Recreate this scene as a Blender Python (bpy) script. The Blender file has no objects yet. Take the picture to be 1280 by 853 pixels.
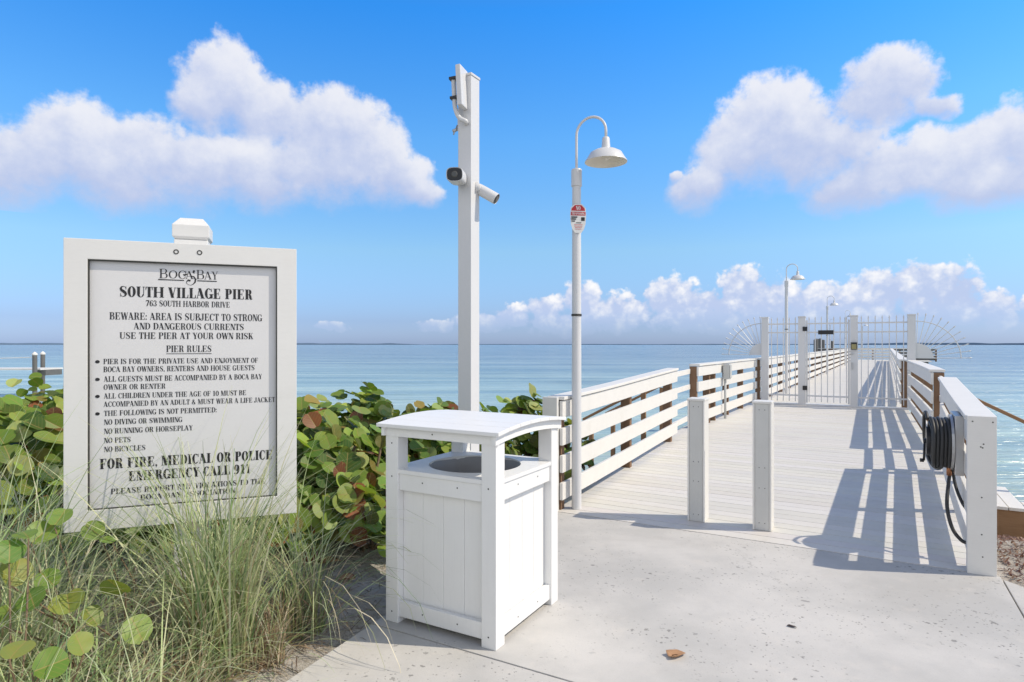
import bpy, bmesh, math, random
from math import radians as R, sin, cos, pi, sqrt, atan, atan2, tan
from mathutils import Vector, Matrix
SC = bpy.context.scene
COL = SC.collection
rnd = random.Random(7)

# ------------------------------------------------------------------ camera, world, sun, exposure
H = 1.55                                   # eye height above the concrete path
FPX = 780.0
cam_d = bpy.data.cameras.new("camera"); cam = bpy.data.objects.new("camera", cam_d); COL.objects.link(cam)
cam.location = (0, 0, H); cam.rotation_euler = (R(90), 0, 0)
cam_d.sensor_width = 36.0; cam_d.lens = FPX / 1280 * 36.0
cam_d.shift_y = 4.5 / 1280
cam_d.clip_start = 0.05; cam_d.clip_end = 60000
SC.camera = cam
SC.view_settings.view_transform = 'Standard'; SC.view_settings.look = 'None'
SC.view_settings.gamma = 1; SC.view_settings.use_curve_mapping = False
SC.view_settings.exposure = 0.28
SUN_EL = 47.0
SUN_V = Vector((1.0, -0.14, 0)).normalized() * cos(R(SUN_EL)) + Vector((0, 0, sin(R(SUN_EL))))
SUN_AZ = atan2(SUN_V.x, SUN_V.y)
sd = bpy.data.lights.new("sun", 'SUN'); sd.energy = 3.2; sd.angle = R(0.5); sd.color = (1.0, 0.90, 0.745)
so = bpy.data.objects.new("sun", sd); COL.objects.link(so)
so.rotation_euler = SUN_V.to_track_quat('Z', 'Y').to_euler(); so.location = (10, -3, 20)

W = bpy.data.worlds.new("World"); SC.world = W; W.use_nodes = True
nt = W.node_tree; nt.nodes.clear()
def N(tree, t, **k):
    n = tree.nodes.new(t)
    for a, b in k.items(): setattr(n, a, b)
    return n
def setin(tree, sock, v):
    if isinstance(v, bpy.types.NodeSocket): tree.links.new(v, sock)
    elif v is not None: sock.default_value = v
def M_(tree, op, a, b=None, c=None, clamp=False):
    n = N(tree, 'ShaderNodeMath', operation=op, use_clamp=clamp)
    for i, v in enumerate((a, b, c)): setin(tree, n.inputs[i], v)
    return n.outputs[0]
def VM(tree, op, a, b=None, c=None, out=0):
    n = N(tree, 'ShaderNodeVectorMath', operation=op)
    for i, v in enumerate((a, b, c)):
        if v is not None: setin(tree, n.inputs[i], v)
    return n.outputs['Value'] if out else n.outputs[0]
def MIX(tree, f, a, b, mode='MIX'):
    n = N(tree, 'ShaderNodeMix', data_type='RGBA', blend_type=mode)
    setin(tree, n.inputs[0], f); setin(tree, n.inputs[6], a); setin(tree, n.inputs[7], b)
    return n.outputs[2]
def SS(tree, v, lo, hi):
    n = N(tree, 'ShaderNodeMapRange', interpolation_type='SMOOTHSTEP')
    setin(tree, n.inputs[0], v); n.inputs[1].default_value = lo; n.inputs[2].default_value = hi
    return n.outputs[0]
def NOISE(tree, vec, scale, detail=4, rough=0.55, out='Fac', dist=0.0, dim='3D'):
    n = N(tree, 'ShaderNodeTexNoise', noise_dimensions=dim)
    if vec is not None: tree.links.new(vec, n.inputs['Vector'])
    n.inputs['Scale'].default_value = scale; n.inputs['Detail'].default_value = detail
    n.inputs['Roughness'].default_value = rough; n.inputs['Distortion'].default_value = dist
    return n.outputs[out]
def RAMP(tree, f, stops, interp='LINEAR'):
    n = N(tree, 'ShaderNodeValToRGB'); cr = n.color_ramp; cr.interpolation = interp
    while len(cr.elements) < len(stops): cr.elements.new(0.5)
    for e, (p, c) in zip(cr.elements, stops):
        e.position = p; e.color = (*c, 1) if len(c) == 3 else c
    setin(tree, n.inputs[0], f); return n.outputs[0]

def build_sky():
    t = nt
    SKY = 0.11
    tc = N(t, 'ShaderNodeTexCoord'); d = tc.outputs['Generated']
    sep = N(t, 'ShaderNodeSeparateXYZ'); t.links.new(d, sep.inputs[0])
    az = M_(t, 'ARCTAN2', sep.outputs[0], sep.outputs[1])
    el = M_(t, 'ARCSINE', sep.outputs[2])
    sky = N(t, 'ShaderNodeTexSky', sky_type='NISHITA', sun_disc=False)
    sky.sun_elevation = R(SUN_EL); sky.sun_rotation = SUN_AZ
    sky.air_density = 1.0; sky.dust_density = 0.6; sky.ozone_density = 2.0; sky.altitude = 0
    # a cleaner, deeper blue air with a pale lavender band low over the sea
    tint = RAMP(t, M_(t, 'DIVIDE', el, R(60.0), clamp=True),
                [(0.0, (0.59, 0.80, 1.50)), (0.035, (0.545, 0.71, 1.24)), (0.14, (0.82, 1.08, 1.25)), (0.30, (0.60, 1.26, 1.70)),
                 (0.47, (0.25, 1.20, 2.05)), (0.62, (0.7, 1.0, 1.4)), (1.0, (0.8, 0.95, 1.2))])
    col = MIX(t, 1.0, sky.outputs[0], tint, 'MULTIPLY')
    cmb = N(t, 'ShaderNodeCombineXYZ'); t.links.new(az, cmb.inputs[0]); t.links.new(el, cmb.inputs[1])
    p0 = cmb.outputs[0]
    def P(px, py):
        a = atan((px - 640) / FPX); return a, atan((431 - py) / FPX * cos(a))
    def field(ells, p):
        acc = num = den = None
        for (cx, cy, rx, ry) in ells:
            a, e = P(cx, cy); ca = cos(a)
            rx = rx / FPX * ca * ca; ry = ry / FPX * ca
            q = VM(t, 'MULTIPLY_ADD', p, (1 / rx, 1 / ry, 0), (-a / rx, -e / ry, 0))
            dd = M_(t, 'SUBTRACT', 1.0, VM(t, 'DOT_PRODUCT', q, q, out=1))
            w = M_(t, 'EXPONENT', M_(t, 'MULTIPLY', dd, 2.2))
            s = N(t, 'ShaderNodeSeparateXYZ'); t.links.new(q, s.inputs[0])
            wy = M_(t, 'MULTIPLY', w, M_(t, 'MULTIPLY_ADD', s.outputs[0], 0.25, s.outputs[1]))
            acc = dd if acc is None else M_(t, 'SMOOTH_MAX', acc, dd, 0.35)
            num = wy if num is None else M_(t, 'ADD', num, wy)
            den = w if den is None else M_(t, 'ADD', den, w)
        return acc, M_(t, 'DIVIDE', num, M_(t, 'MAXIMUM', den, 0.00001))
    def warp(amp, scale, detail):
        nz = NOISE(t, p0, scale, detail, 0.55, 'Color')
        off = VM(t, 'SUBTRACT', nz, (0.5, 0.5, 0.5))
        return VM(t, 'MULTIPLY_ADD', off, (amp, amp, 0), p0)
    K = 1 / SKY
    def BG(c):
        b = N(t, 'ShaderNodeBackground'); setin(t, b.inputs[0], c); b.inputs[1].default_value = SKY; return b.outputs[0]
    # unseen broken cloud added overhead and round the sides to neutralise the sky fill
    ov = SS(t, NOISE(t, d, 2.6, 6, .6), .33, .52)
    out_of_view = M_(t, 'MAXIMUM', SS(t, el, R(33), R(44)), M_(t, 'MULTIPLY', SS(t, M_(t, 'ABSOLUTE', az), .97, 1.3), SS(t, el, R(1), R(8))))
    ov = M_(t, 'MULTIPLY', ov, out_of_view)
    # unseen bright cloud bank added behind the camera as front fill light
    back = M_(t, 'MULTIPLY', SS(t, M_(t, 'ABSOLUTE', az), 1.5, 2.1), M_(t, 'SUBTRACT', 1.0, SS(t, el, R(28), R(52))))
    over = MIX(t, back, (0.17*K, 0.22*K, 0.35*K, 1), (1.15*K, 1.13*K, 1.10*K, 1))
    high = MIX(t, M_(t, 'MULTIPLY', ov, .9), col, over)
    n1 = NOISE(t, p0, 11.0, 8, 0.58)
    n2 = NOISE(t, p0, 30.0, 7, 0.6)
    n4 = NOISE(t, p0, 80.0, 5, 0.6)
    wp_ = warp(0.08, 7.0, 6)
    # --- the big soft clouds
    def big_cloud(ells):
        F, S = field(ells, wp_)
        F1 = M_(t, 'ADD', F, M_(t, 'MULTIPLY_ADD', n1, 2.1, -0.98))
        F1 = M_(t, 'ADD', F1, M_(t, 'MULTIPLY_ADD', n2, 1.0, -0.5))
        F1 = M_(t, 'ADD', F1, M_(t, 'MULTIPLY_ADD', n4, 0.5, -0.25))
        soft = SS(t, S, -0.7, 0.35)                        # frayed underside, crisper crown
        lo = M_(t, 'MULTIPLY_ADD', soft, 0.35, -0.50)
        al = N(t, 'ShaderNodeMapRange', interpolation_type='SMOOTHSTEP')
        setin(t, al.inputs[0], F1); setin(t, al.inputs[1], lo); setin(t, al.inputs[2], M_(t, 'MULTIPLY_ADD', soft, -0.75, 1.25))
        al = al.outputs[0]
        lit = M_(t, 'ADD', S, M_(t, 'MULTIPLY_ADD', n2, 1.2, -0.60))
        lit = SS(t, M_(t, 'ADD', lit, M_(t, 'MULTIPLY_ADD', n1, 1.4, -0.7)), -0.55, 0.90)
        sh = MIX(t, lit, (0.43*K, 0.49*K, 0.68*K, 1), (0.72*K, 0.725*K, 0.77*K, 1))
        return BG(MIX(t, M_(t, 'MULTIPLY', al, 0.95), col, sh))
    left = [(-10,222,80,36),(100,182,88,60),(45,200,90,50),(190,192,70,50),(130,226,105,36),(255,205,95,50),(335,218,90,46),
            (285,106,64,44),(245,128,42,30),(335,132,58,40),(408,155,70,54),(448,182,70,58),(490,222,52,40),(400,215,80,44),
            (345,245,62,20),(514,240,34,20)]
    right = [(962,148,66,48),(928,188,64,54),(1000,182,80,54),(882,230,46,33),(1050,190,68,42),(1112,100,62,38),(1090,134,60,32),
             (1165,124,38,16),(1185,190,78,44),(1250,158,66,46),(1300,190,90,60),(1120,214,92,42),(1060,245,68,27),(1225,232,92,36),(848,212,10,8)]
    # --- cumulus bank low over the horizon
    band = [(640,397,32,20),(682,388,34,26),(728,376,32,32),(775,390,46,30),(840,374,46,34),(880,388,56,32),(930,362,46,36),
            (960,380,56,40),(1020,383,66,38),(1098,365,54,34),(1150,358,62,38),(1200,364,40,42),(1180,390,76,34),(1060,390,66,32),
            (1245,386,34,30),(545,407,28,10),(412,409,26,7),(600,404,46,14),(720,406,90,18),(1000,404,280,20),(1320,380,60,20)]
    F2, S2 = field(band, warp(0.020, 30.0, 5))
    v = N(t, 'ShaderNodeTexVoronoi', feature='SMOOTH_F1'); t.links.new(warp(0.02, 40.0, 3), v.inputs['Vector'])
    v.inputs['Scale'].default_value = 34.0; v.inputs['Smoothness'].default_value = 0.25
    v.inputs['Detail'].default_value = 2.0; v.inputs['Roughness'].default_value = 0.55
    bil = M_(t, 'SUBTRACT', 0.5, v.outputs['Distance'])
    n3 = NOISE(t, p0, 75.0, 5, 0.6)
    F3 = M_(t, 'ADD', F2, M_(t, 'MULTIPLY', bil, 0.8))
    F3 = M_(t, 'ADD', F3, M_(t, 'MULTIPLY_ADD', n3, 1.0, -0.5))
    al2 = SS(t, F3, -0.22, 0.24)
    lowf = SS(t, el, R(0.6), R(3.6))
    al2 = M_(t, 'MULTIPLY', al2, M_(t, 'MULTIPLY_ADD', lowf, 0.85, 0.12))
    lit2 = M_(t, 'ADD', M_(t, 'MULTIPLY', S2, 0.7), M_(t, 'MULTIPLY', bil, 1.2))
    lit2 = SS(t, M_(t, 'ADD', lit2, M_(t, 'MULTIPLY_ADD', n3, 1.5, -0.75)), -0.8, 0.7)
    sh2 = MIX(t, lit2, (0.43*K, 0.51*K, 0.71*K, 1), (0.84*K, 0.83*K, 0.83*K, 1))
    bank = BG(MIX(t, al2, col, sh2))
    # pick the cloud group by sky region (the groups never meet), so each direction only works out its own clouds
    def MS(f, a, b):
        m = N(t, 'ShaderNodeMixShader'); setin(t, m.inputs[0], f); t.links.new(a, m.inputs[1]); t.links.new(b, m.inputs[2]); return m.outputs[0]
    lr = MS(M_(t, 'GREATER_THAN', az, 0.06), big_cloud(left), big_cloud(right))
    low = MS(M_(t, 'GREATER_THAN', el, 0.165), bank, lr)
    front = M_(t, 'MULTIPLY', M_(t, 'LESS_THAN', M_(t, 'ABSOLUTE', az), 0.95), M_(t, 'LESS_THAN', el, 0.56))
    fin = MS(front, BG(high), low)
    o = N(t, 'ShaderNodeOutputWorld'); t.links.new(fin, o.inputs[0])
build_sky()
SC.cycles.max_bounces = 6; SC.cycles.diffuse_bounces = 3; SC.cycles.transparent_max_bounces = 8

# ------------------------------------------------------------------ helpers
class MB:
    """collects vertices / faces in world (or thing-local) coordinates"""
    def __init__(s): s.v = []; s.f = []; s.c = None; s.uv = None; s.smooth = False
    def poly(s, pts):
        i = len(s.v); s.v += [tuple(p) for p in pts]; s.f.append(tuple(range(i, i + len(pts))))
    def hexa(s, q):                           # 8 points: bottom 4 (ccw), top 4
        i = len(s.v); s.v += [tuple(p) for p in q]
        for f in ((3,2,1,0),(4,5,6,7),(0,1,5,4),(1,2,6,5),(2,3,7,6),(3,0,4,7)): s.f.append(tuple(i + k for k in f))
    def box(s, x0, x1, y0, y1, z0, z1, T=None):
        q = [(x0,y0,z0),(x1,y0,z0),(x1,y1,z0),(x0,y1,z0),(x0,y0,z1),(x1,y0,z1),(x1,y1,z1),(x0,y1,z1)]
        s.hexa([T(Vector(p)) for p in q] if T else q)
    def tube(s, pts, r, n=10, cap=True):
        pts = [Vector(p) for p in pts]; rr = r if isinstance(r, (list, tuple)) else [r] * len(pts)
        base = len(s.v); ref = None
        for k, p in enumerate(pts):
            d = (pts[min(k+1, len(pts)-1)] - pts[max(k-1, 0)]).normalized()
            if ref is None: ref = d.orthogonal().normalized()
            ref = (ref - d * ref.dot(d)).normalized(); b = d.cross(ref)
            for j in range(n):
                a = 2 * pi * j / n; s.v.append(tuple(p + (ref * cos(a) + b * sin(a)) * rr[k]))
        for k in range(len(pts) - 1):
            for j in range(n):
                a = base + k*n + j; b2 = base + k*n + (j+1) % n
                s.f.append((a, b2, b2 + n, a + n))
        if cap:
            s.f.append(tuple(base + j for j in reversed(range(n))))
            s.f.append(tuple(base + (len(pts)-1)*n + j for j in range(n)))
    def lathe(s, prof, c=(0,0,0), n=24, T=None):    # prof: list of (r, z)
        base = len(s.v)
        for (r, z) in prof:
            for j in range(n):
                a = 2*pi*j/n; p = Vector((c[0] + r*cos(a), c[1] + r*sin(a), c[2] + z))
                s.v.append(tuple(T(p) if T else p))
        for k in range(len(prof) - 1):
            for j in range(n):
                a = base + k*n + j; b = base + k*n + (j+1) % n; s.f.append((a, b, b+n, a+n))
    def build(s, name, mat, parent=None, bevel=0.0, smooth=False, local=False):
        me = bpy.data.meshes.new(name)
        off = Vector((0,0,0))
        if parent is not None and not local:
            r = parent
            while r.parent: r = r.parent
            off = r.location
        me.from_pydata([(Vector(p) - off)[:] for p in s.v], [], s.f); me.update()
        if bevel > 0:
            bm = bmesh.new(); bm.from_mesh(me)
            es = [e for e in bm.edges if len(e.link_faces) == 2 and e.calc_face_angle(0) > 0.6]
            bmesh.ops.bevel(bm, geom=es, offset=bevel, segments=2, affect='EDGES', profile=0.6, clamp_overlap=True)
            bm.to_mesh(me); bm.free()
        if s.c is not None and bevel == 0:
            ca = me.color_attributes.new('Col', 'FLOAT_COLOR', 'CORNER')
            flat = []
            for f, c in zip(s.f, s.c): flat += [*c, 1.0] * len(f)
            ca.data.foreach_set('color', flat)
        if s.uv is not None and bevel == 0:
            ul = me.uv_layers.new(name='UVMap'); flat = []
            for u in s.uv:
                for q in u: flat += q
            ul.data.foreach_set('uv', flat)
        if smooth:
            for p in me.polygons: p.use_smooth = True
        o = bpy.data.objects.new(name, me); COL.objects.link(o)
        if mat: me.materials.append(mat)
        if parent is not None: o.parent = parent
        return o
def tag(o, label=None, cat=None, group=None, kind=None):
    if label: o['label'] = label
    if cat: o['category'] = cat
    if group: o['group'] = group
    if kind: o['kind'] = kind
    return o
def empty(name, loc, label, cat, group=None):
    o = bpy.data.objects.new(name, None); COL.objects.link(o); o.location = loc; o.empty_display_size = 0.1
    return tag(o, label, cat, group)
def copy_tree(o, loc=None, rot=None, label=None, parent=None):
    c = o.copy(); COL.objects.link(c)
    if parent is not None: c.parent = parent
    if loc is not None: c.location = loc
    if rot is not None: c.rotation_euler = rot
    if label: c['label'] = label
    for ch in [x for x in SC.objects if x.parent is o]: copy_tree(ch, parent=c)
    return c

# ------------------------------------------------------------------ materials
def mat(name):
    m = bpy.data.materials.new(name); m.use_nodes = True
    t = m.node_tree; b = t.nodes['Principled BSDF']; return m, t, b
def geo_pos(t): return N(t, 'ShaderNodeNewGeometry').outputs['Position']
def obj_pos(t): return N(t, 'ShaderNodeTexCoord').outputs['Object']
def BUMP(t, b, h, strength=0.3, dist=0.01):
    n = N(t, 'ShaderNodeBump'); n.inputs['Strength'].default_value = strength; n.inputs['Distance'].default_value = dist
    t.links.new(h, n.inputs['Height']); t.links.new(n.outputs[0], b.inputs['Normal'])
def painted(name, c, var=0.08, rough=0.5, grain=None, dirt=0.0, scale=6, bump=0.08, spec=0.4):
    m, t, b = mat(name); p = obj_pos(t)
    n = NOISE(t, p, scale, 5, 0.6)
    dark = tuple(x * (1 - var) for x in c)
    col = MIX(t, n, (*dark, 1), (*tuple(min(1, x * (1 + var * .5)) for x in c), 1))
    mp = N(t, 'ShaderNodeMapping'); t.links.new(p, mp.inputs[0]); mp.inputs['Scale'].default_value = grain or (60, 60, 60)
    fine = NOISE(t, mp.outputs[0], 1.0, 4, 0.6)
    col = MIX(t, M_(t, 'MULTIPLY', SS(t, fine, 0.45, 0.8), 0.12), col, (*tuple(x * .75 for x in c), 1))
    if dirt > 0:
        dn = NOISE(t, p, 2.3, 7, 0.7)
        col = MIX(t, M_(t, 'MULTIPLY', SS(t, dn, 0.55, 0.8), dirt), col, (c[0]*.6, c[1]*.55, c[2]*.46, 1))
    t.links.new(col, b.inputs['Base Color']); b.inputs['Roughness'].default_value = rough
    b.inputs['Specular IOR Level'].default_value = spec
    BUMP(t, b, fine, bump, 0.004)
    return m
M = {}
M['white'] = painted('white_composite', (0.76, 0.75, 0.72), 0.05, 0.5, (8, 8, 90), 0.10)
M['rail'] = painted('rail_composite', (0.74, 0.72, 0.68), 0.07, 0.5, (14, 14, 120), dirt=.22, bump=.16)
M['metal_white'] = painted('white_powder_coat', (0.64, 0.64, 0.645), 0.03, 0.35, None, 0.05)
M['sign_white'] = painted('sign_white', (0.70, 0.695, 0.68), 0.04, 0.5, (20, 20, 90), dirt=.15, bump=.06)
M['panel'] = painted('sign_panel', (0.67, 0.665, 0.67), 0.05, 0.42, None, dirt=.08, bump=.04)
M['can'] = painted('can_white', (0.79, 0.787, 0.775), 0.05, 0.42, (80, 80, 6), dirt=.16, bump=.06)
M['bollard'] = painted('bollard_composite', (0.58, 0.575, 0.55), 0.10, 0.55, (90, 90, 5), dirt=.15, bump=.15)
M['bollard_trim'] = painted('bollard_trim', (0.66, 0.65, 0.62), 0.10, 0.55, (90, 90, 5), dirt=.15, bump=.15)
M['black'] = painted('black_print', (0.018, 0.018, 0.02), 0.1, 0.5)
M['dark_plastic'] = painted('black_plastic', (0.02, 0.02, 0.022), 0.2, 0.35)
M['rubber'] = painted('grey_rubber_hose', (0.045, 0.045, 0.045), 0.2, 0.5, None, bump=.2)
M['steel'] = painted('galvanised_steel', (0.52, 0.52, 0.52), 0.15, 0.42, None, 0.2)
M['steel'].node_tree.nodes['Principled BSDF'].inputs['Metallic'].default_value = 0.8
M['brass'] = painted('brass', (0.45, 0.20, 0.10), 0.2, 0.4); M['brass'].node_tree.nodes['Principled BSDF'].inputs['Metallic'].default_value = 0.8
M['grey_box'] = painted('grey_box', (0.50, 0.51, 0.50), 0.06, 0.5)
M['liner'] = painted('grey_liner', (0.30, 0.305, 0.325), 0.2, 0.5, None, 0.1)
M['red'] = painted('sign_red', (0.50, 0.02, 0.03), 0.1, 0.4)
M['glass_lens'] = painted('lens_glass', (0.10, 0.095, 0.085), 0.2, 0.08)
M['keypad'] = painted('keypad_face', (0.33, 0.29, 0.13), 0.1, 0.4)
M['lamp_inner'] = painted('lamp_inside', (0.78, 0.74, 0.66), 0.05, 0.5)
M['gap'] = painted('dark_gasket', (0.05, 0.05, 0.045), 0.1, 0.7)
def wood(name, c1, c2, scale=(3, 3, 40)):
    m, t, b = mat(name); p = obj_pos(t)
    mp = N(t, 'ShaderNodeMapping'); t.links.new(p, mp.inputs[0]); mp.inputs['Scale'].default_value = scale
    n = NOISE(t, mp.outputs[0], 1.0, 6, 0.65, dist=0.6); n2 = NOISE(t, p, 3.0, 4)
    col = MIX(t, n, (*c1, 1), (*c2, 1)); col = MIX(t, M_(t, 'MULTIPLY', n2, .5), col, (c1[0]*.6, c1[1]*.6, c1[2]*.62, 1))
    t.links.new(col, b.inputs['Base Color']); b.inputs['Roughness'].default_value = 0.75; BUMP(t, b, n, 0.4, 0.006); return m
M['wood'] = wood('treated_wood', (0.16, 0.085, 0.045), (0.30, 0.18, 0.10), (30, 30, 3))
M['wood_fresh'] = wood('warm_wood', (0.26, 0.14, 0.065), (0.42, 0.26, 0.14), (4, 4, 45))
M['wood_grey'] = wood('weathered_piling', (0.10, 0.10, 0.10), (0.22, 0.21, 0.19), (20, 20, 3))

def deck_mat():
    m, t, b = mat('deck_composite'); p = obj_pos(t)
    n = NOISE(t, p, 1.1, 6, 0.6); n2 = NOISE(t, p, 9.0, 5, 0.6)
    col = MIX(t, n, (0.60, 0.575, 0.53, 1), (0.68, 0.655, 0.61, 1))
    oi = N(t, 'ShaderNodeAttribute', attribute_name='Col')
    col = MIX(t, 1.0, col, oi.outputs['Color'], 'MULTIPLY')
    col = MIX(t, M_(t, 'MULTIPLY', SS(t, n2, .5, .75), .3), col, (0.50, 0.47, 0.42, 1))
    col = MIX(t, M_(t, 'MULTIPLY', SS(t, NOISE(t, p, .7, 8, .7), .54, .70), .28), col, (0.44, 0.41, 0.36, 1))
    t.links.new(col, b.inputs['Base Color']); b.inputs['Roughness'].default_value = 0.6
    BUMP(t, b, n2, 0.1, 0.004); return m
M['deck'] = deck_mat()
def concrete():
    m, t, b = mat('shell_concrete'); p = geo_pos(t)
    n = NOISE(t, p, 0.9, 6, 0.6); n2 = NOISE(t, p, 14.0, 6, 0.65); n3 = NOISE(t, p, 120.0, 3, 0.6)
    col = MIX(t, SS(t, n, .35, .65), (0.45, 0.44, 0.42, 1), (0.58, 0.56, 0.53, 1))
    col = MIX(t, M_(t, 'MULTIPLY', SS(t, n2, .5, .75), .30), col, (0.44, 0.44, 0.43, 1))
    col = MIX(t, M_(t, 'MULTIPLY', SS(t, NOISE(t, p, 4.2, 5, .6), .56, .72), .35), col, (0.62, 0.58, 0.53, 1))
    col = MIX(t, M_(t, 'MULTIPLY', SS(t, n3, .45, .75), .25), col, (0.40, 0.38, 0.36, 1))
    def pits(scale, thr, w):
        wv = VM(t, 'MULTIPLY_ADD', NOISE(t, p, scale * 1.6, 3, .6, 'Color'), (1.1 / scale,) * 3, p)
        v = N(t, 'ShaderNodeTexVoronoi', feature='F1'); t.links.new(wv, v.inputs['Vector']); v.inputs['Scale'].default_value = scale
        sep = N(t, 'ShaderNodeSeparateColor'); t.links.new(v.outputs['Color'], sep.inputs[0])
        mask = M_(t, 'LESS_THAN', sep.outputs[0], thr)
        size = M_(t, 'MULTIPLY', sep.outputs[1], w)
        core = M_(t, 'SUBTRACT', 1.0, SS(t, M_(t, 'SUBTRACT', v.outputs['Distance'], size), -0.02, 0.06))
        dens = SS(t, NOISE(t, p, 1.3, 3, .5), .38, .62)
        return M_(t, 'MULTIPLY', M_(t, 'MULTIPLY', core, mask), dens)
    st = NOISE(t, p, 0.55, 8, .68, dist=.8)
    col = MIX(t, M_(t, 'MULTIPLY', SS(t, st, .50, .66), .30), col, (0.36, 0.34, 0.31, 1))
    cv = N(t, 'ShaderNodeTexVoronoi', feature='DISTANCE_TO_EDGE')
    t.links.new(VM(t, 'MULTIPLY_ADD', NOISE(t, p, 2.2, 6, .65, 'Color'), (.7, .7, 0), p), cv.inputs['Vector']); cv.inputs['Scale'].default_value = .38
    crack = M_(t, 'MULTIPLY', M_(t, 'SUBTRACT', 1.0, SS(t, cv.outputs['Distance'], .0008, .0035)), SS(t, NOISE(t, p, .9, 3), .52, .62))
    col = MIX(t, M_(t, 'MULTIPLY', crack, .6), col, (0.20, 0.19, 0.17, 1))
    pa = pits(24.0, 0.24, 0.30); pb = pits(55.0, 0.34, 0.34); pc = pits(11.0, 0.08, .2)
    pit = M_(t, 'MAXIMUM', M_(t, 'MAXIMUM', pa, pb), pc)
    col = MIX(t, M_(t, 'MULTIPLY', pit, .72), col, (0.17, 0.165, 0.155, 1))
    t.links.new(col, b.inputs['Base Color']); b.inputs['Roughness'].default_value = 0.85
    hgt = M_(t, 'SUBTRACT', M_(t, 'MULTIPLY', M_(t, 'ADD', n2, M_(t, 'MULTIPLY', n3, .5)), .35), pit)
    BUMP(t, b, hgt, 0.35, 0.008); return m
M['concrete'] = concrete()
def sand():
    m, t, b = mat('shell_sand'); p = geo_pos(t)
    n = NOISE(t, p, 2.2, 7, 0.65); n2 = NOISE(t, p, 26.0, 6, 0.7); n3 = NOISE(t, p, 150.0, 3, .6)
    col = MIX(t, SS(t, n, .35, .7), (0.40, 0.36, 0.31, 1), (0.56, 0.53, 0.48, 1))
    col = MIX(t, M_(t, 'MULTIPLY', SS(t, n2, .48, .68), .65), col, (0.17, 0.125, 0.09, 1))
    col = MIX(t, M_(t, 'MULTIPLY', SS(t, n3, .5, .75), .4), col, (0.66, 0.64, 0.60, 1))
    sx = N(t, 'ShaderNodeSeparateXYZ'); t.links.new(p, sx.inputs[0])
    wet = SS(t, sx.outputs[2], -0.60, -0.95)
    col = MIX(t, M_(t, 'MULTIPLY', wet, .5), col, (0.30, 0.26, 0.20, 1))
    t.links.new(col, b.inputs['Base Color']); b.inputs['Roughness'].default_value = 0.95
    BUMP(t, b, M_(t, 'ADD', n2, M_(t, 'MULTIPLY', n3, .3)), 0.9, 0.03); return m
M['sand'] = sand()
SEA_Z = -0.95
def water():
    m, t, b = mat('sea_water'); p = geo_pos(t)
    # distance out from the shore line (shore runs across the pier)
    th = R(29.7)
    off = VM(t, 'DOT_PRODUCT', p, (sin(th), cos(th), 0), out=1)
    off = M_(t, 'ADD', off, M_(t, 'MULTIPLY_ADD', NOISE(t, p, .12, 3), 7.0, -3.5))
    f = M_(t, 'DIVIDE', M_(t, 'SUBTRACT', off, 9.0), 120.0, clamp=True)
    col = RAMP(t, f, [(0.0, (0.50, 0.56, 0.49)), (0.05, (0.40, 0.55, 0.53)), (0.16, (0.31, 0.46, 0.49)), (0.5, (0.25, 0.36, 0.42)), (1.0, (0.23, 0.325, 0.40))])
    pat = NOISE(t, p, .035, 4, .6)
    col = MIX(t, M_(t, 'MULTIPLY', SS(t, pat, .5, .7), .35), col, (0.03, 0.10, 0.16, 1))
    mq = N(t, 'ShaderNodeMapping'); t.links.new(p, mq.inputs[0]); mq.inputs['Rotation'].default_value = (0, 0, R(-8)); mq.inputs['Scale'].default_value = (.022, .30, 1)
    stk = NOISE(t, mq.outputs[0], 1.0, 8, .68, dist=.4)
    col = MIX(t, SS(t, stk, .36, .66), MIX(t, 1.0, col, (.66, .74, .82, 1), 'MULTIPLY'), MIX(t, 1.0, col, (1.32, 1.22, 1.15, 1), 'MULTIPLY'))
    t.links.new(col, b.inputs['Base Color'])
    b.inputs['Roughness'].default_value = 0.22; b.inputs['IOR'].default_value = 1.33
    b.inputs['Specular IOR Level'].default_value = 0.5
    mp = N(t, 'ShaderNodeMapping'); t.links.new(p, mp.inputs[0]); mp.inputs['Rotation'].default_value = (0, 0, R(4))
    mp.inputs['Scale'].default_value = (0.13, 0.95, 1)
    w1 = NOISE(t, mp.outputs[0], .55, 4, .6, dist=.5); w2 = NOISE(t, mp.outputs[0], 2.4, 4, .6, dist=.3)
    w3 = NOISE(t, mp.outputs[0], .07, 3, .5)
    h = M_(t, 'ADD', M_(t, 'MULTIPLY', w1, 1.0), M_(t, 'MULTIPLY', w2, .36))
    h = M_(t, 'ADD', h, M_(t, 'MULTIPLY', w3, .8))
    BUMP(t, b, h, 0.9, 1.0); return m
M['water'] = water()
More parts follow.
